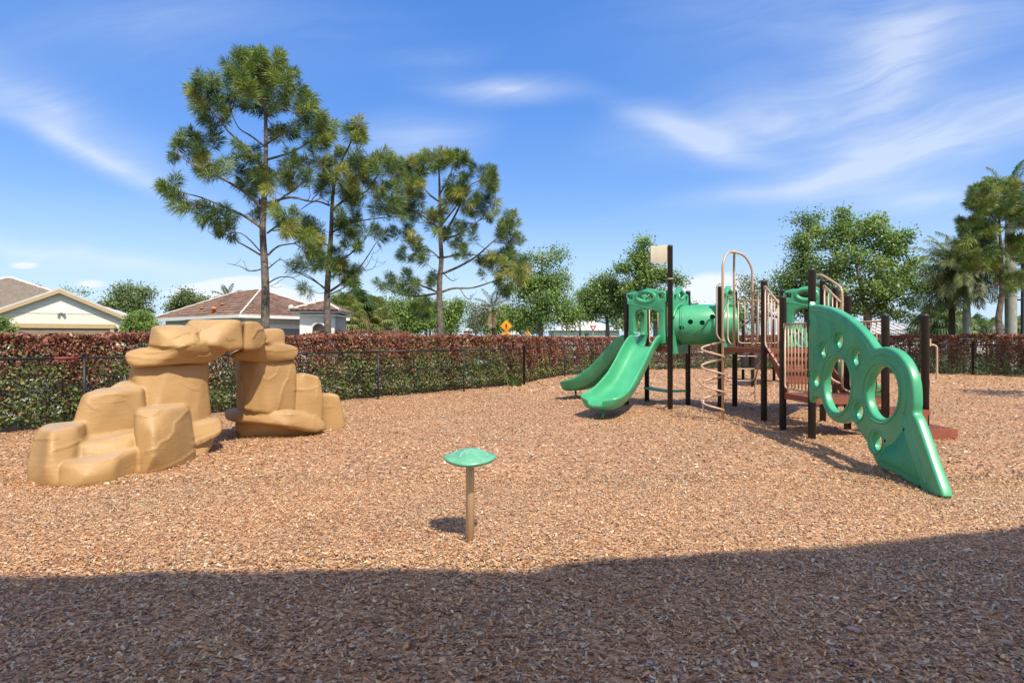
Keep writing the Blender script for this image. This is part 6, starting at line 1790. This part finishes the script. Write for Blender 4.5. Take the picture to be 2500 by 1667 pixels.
def palm(name, px, pycrown, Z, rt, label, kind='fan', n=30, size=.85, cols=((.11, .165, .048), (.15, .20, .06), (.08, .13, .044)), lean=0.0, dead=0, trunk_mat=M_PALMT, bulge=0.0, base_px=None, deadcol=(.28, .17, .08), hangs=.5, arch=.55):
    top = P(px, pycrown, Z); bx = ((base_px or px) - CX) / FOC * Z
    root = empty(name, (bx, Z, 0)); tag(root, label, 'palm')
    pts = [Vector((bx, Z, -.2)), Vector((bx, Z, top.z * .3)), Vector((bx + (top.x - bx) * .5, Z, top.z * .65)), top]
    tr = catmull(pts, 7); m_ = len(tr)
    rs = []
    for k, p in enumerate(tr):
        t = k / (m_ - 1); r = rt * (1 - .25 * t) + bulge * math.sin(math.pi * min(1, t * 1.1)) ** 2
        rs.append(r * (1.06 if (k % 2 and kind != 'royal') else 1))
    MB().tube(tr, rs, 14).build('trunk', trunk_mat, root, True)
    V, F, cl = [], [], []
    for k in range(n):
        th = k * 2.39996 + rnd.uniform(-.2, .2); el = R(80 - 115 * ((k + .5) / n) ** .85)
        d = (math.cos(th) * math.cos(el), math.sin(th) * math.cos(el), math.sin(el))
        c = cols[rnd.randrange(len(cols))]
        dd = dead and k >= n - dead
        if dd: c = deadcol
        if kind == 'fan': fan_leaf(V, F, cl, top + Vector((0, 0, -.25 * k / n)), d, size * rnd.uniform(.85, 1.1), c, .25 + (.35 if dd else 0) + .2 * k / n)
        else: pinnate(V, F, cl, top + Vector((0, 0, -.2 * k / n)), d, size * rnd.uniform(.85, 1.1), c, arch, 44 if size > 1.6 else 30, .40 * size / 2 + .18, hangs)
    if kind == 'royal':
        MB().tube([top - Vector((0, 0, 1.1)), top - Vector((0, 0, .5)), top + Vector((0, 0, .1))], [rt * .72, rt * .62, rt * .3], 12).build('crown_shaft', simple('royal_crown_shaft', (.12, .20, .06), .5), root, True)
    mk_np('crown', [tuple(v) for v in V], F, M_LEAF, root, np.array(cl))
    return root
YEL = ((0.244, 0.282, 0.083), (0.305, 0.319, 0.107), (0.183, 0.228, 0.07))
palm('cabbage_palm', 838, 752, 42, .17, 'cabbage palm right of the portico in the left palm clump', 'fan', 30, .95, YEL, dead=3)
palm('cabbage_palm', 872, 745, 44, .17, 'tallest cabbage palm in the middle of the left palm clump', 'fan', 34, 1.0, dead=3)
palm('cabbage_palm', 912, 757, 46, .17, 'cabbage palm at the right of the left palm clump', 'fan', 30, .95, YEL, dead=3)
palm('cabbage_palm', 860, 782, 40, .15, 'short cabbage palm with drooping yellow fans near the portico', 'fan', 22, .85, YEL, dead=4)
palm('cabbage_palm', 935, 785, 44, .15, 'short yellowing cabbage palm above the low broad pillar', 'fan', 20, .8, YEL, dead=4)
palm('date_palm', 1204, 752, 50, .17, 'palm with brown arching fronds behind the back hedge', 'pin', 16, 2.0, ((.13, .12, .045), (.17, .11, .05)), dead=7, deadcol=(.25, .15, .075), base_px=1206, hangs=.35, arch=.5)
palm('feather_palm', 556, 728, 60, .15, 'feathery palm top above the brown tile roof', 'pin', 16, 1.7)
palm('cabbage_palm', 2284, 778, 38, .14, 'cabbage palm beyond the right hedge left of the date palm', 'fan', 34, .95)
palm('cabbage_palm', 2250, 793, 42, .12, 'small cabbage palm behind the rightmost dark post', 'fan', 22, .75, YEL)
palm('cabbage_palm', 2335, 792, 42, .12, 'cabbage palm between the date palm and royal palm trunks', 'fan', 24, .9, YEL)
palm('cabbage_palm', 2378, 795, 50, .12, 'low cabbage palm right of the smooth royal palm trunk', 'fan', 22, .85)
palm('cabbage_palm', 2420, 800, 54, .12, 'low cabbage palm left of the dark pine trunk', 'fan', 22, .85, YEL)
palm('cabbage_palm', 2488, 797, 50, .12, 'low cabbage palm at the far right edge', 'fan', 22, .85, YEL)
palm('date_palm', 2324, 662, 33, .17, 'date palm with rough trunk and drooping feather fronds left of the royal palms', 'pin', 60, 2.6, ((.19, .23, .08), (.25, .28, .10), (.14, .18, .07), (.28, .26, .11)), dead=4, hangs=.55, arch=.95)
palm('royal_palm', 2360, 655, 32, .17, 'royal palm with smooth pale bulging trunk', 'royal', 34, 2.5, ((.14, .18, .06), (.18, .21, .075)), trunk_mat=M_ROYAL, bulge=.035, hangs=.7, arch=.95)
palm('royal_palm', 2464, 470, 32, .25, 'tall royal palm with thick grey trunk behind the dark pine', 'royal', 18, 1.9, ((.15, .22, .06), (.21, .26, .075)), trunk_mat=M_ROYAL, bulge=.04, hangs=.5, arch=.5, base_px=2468)
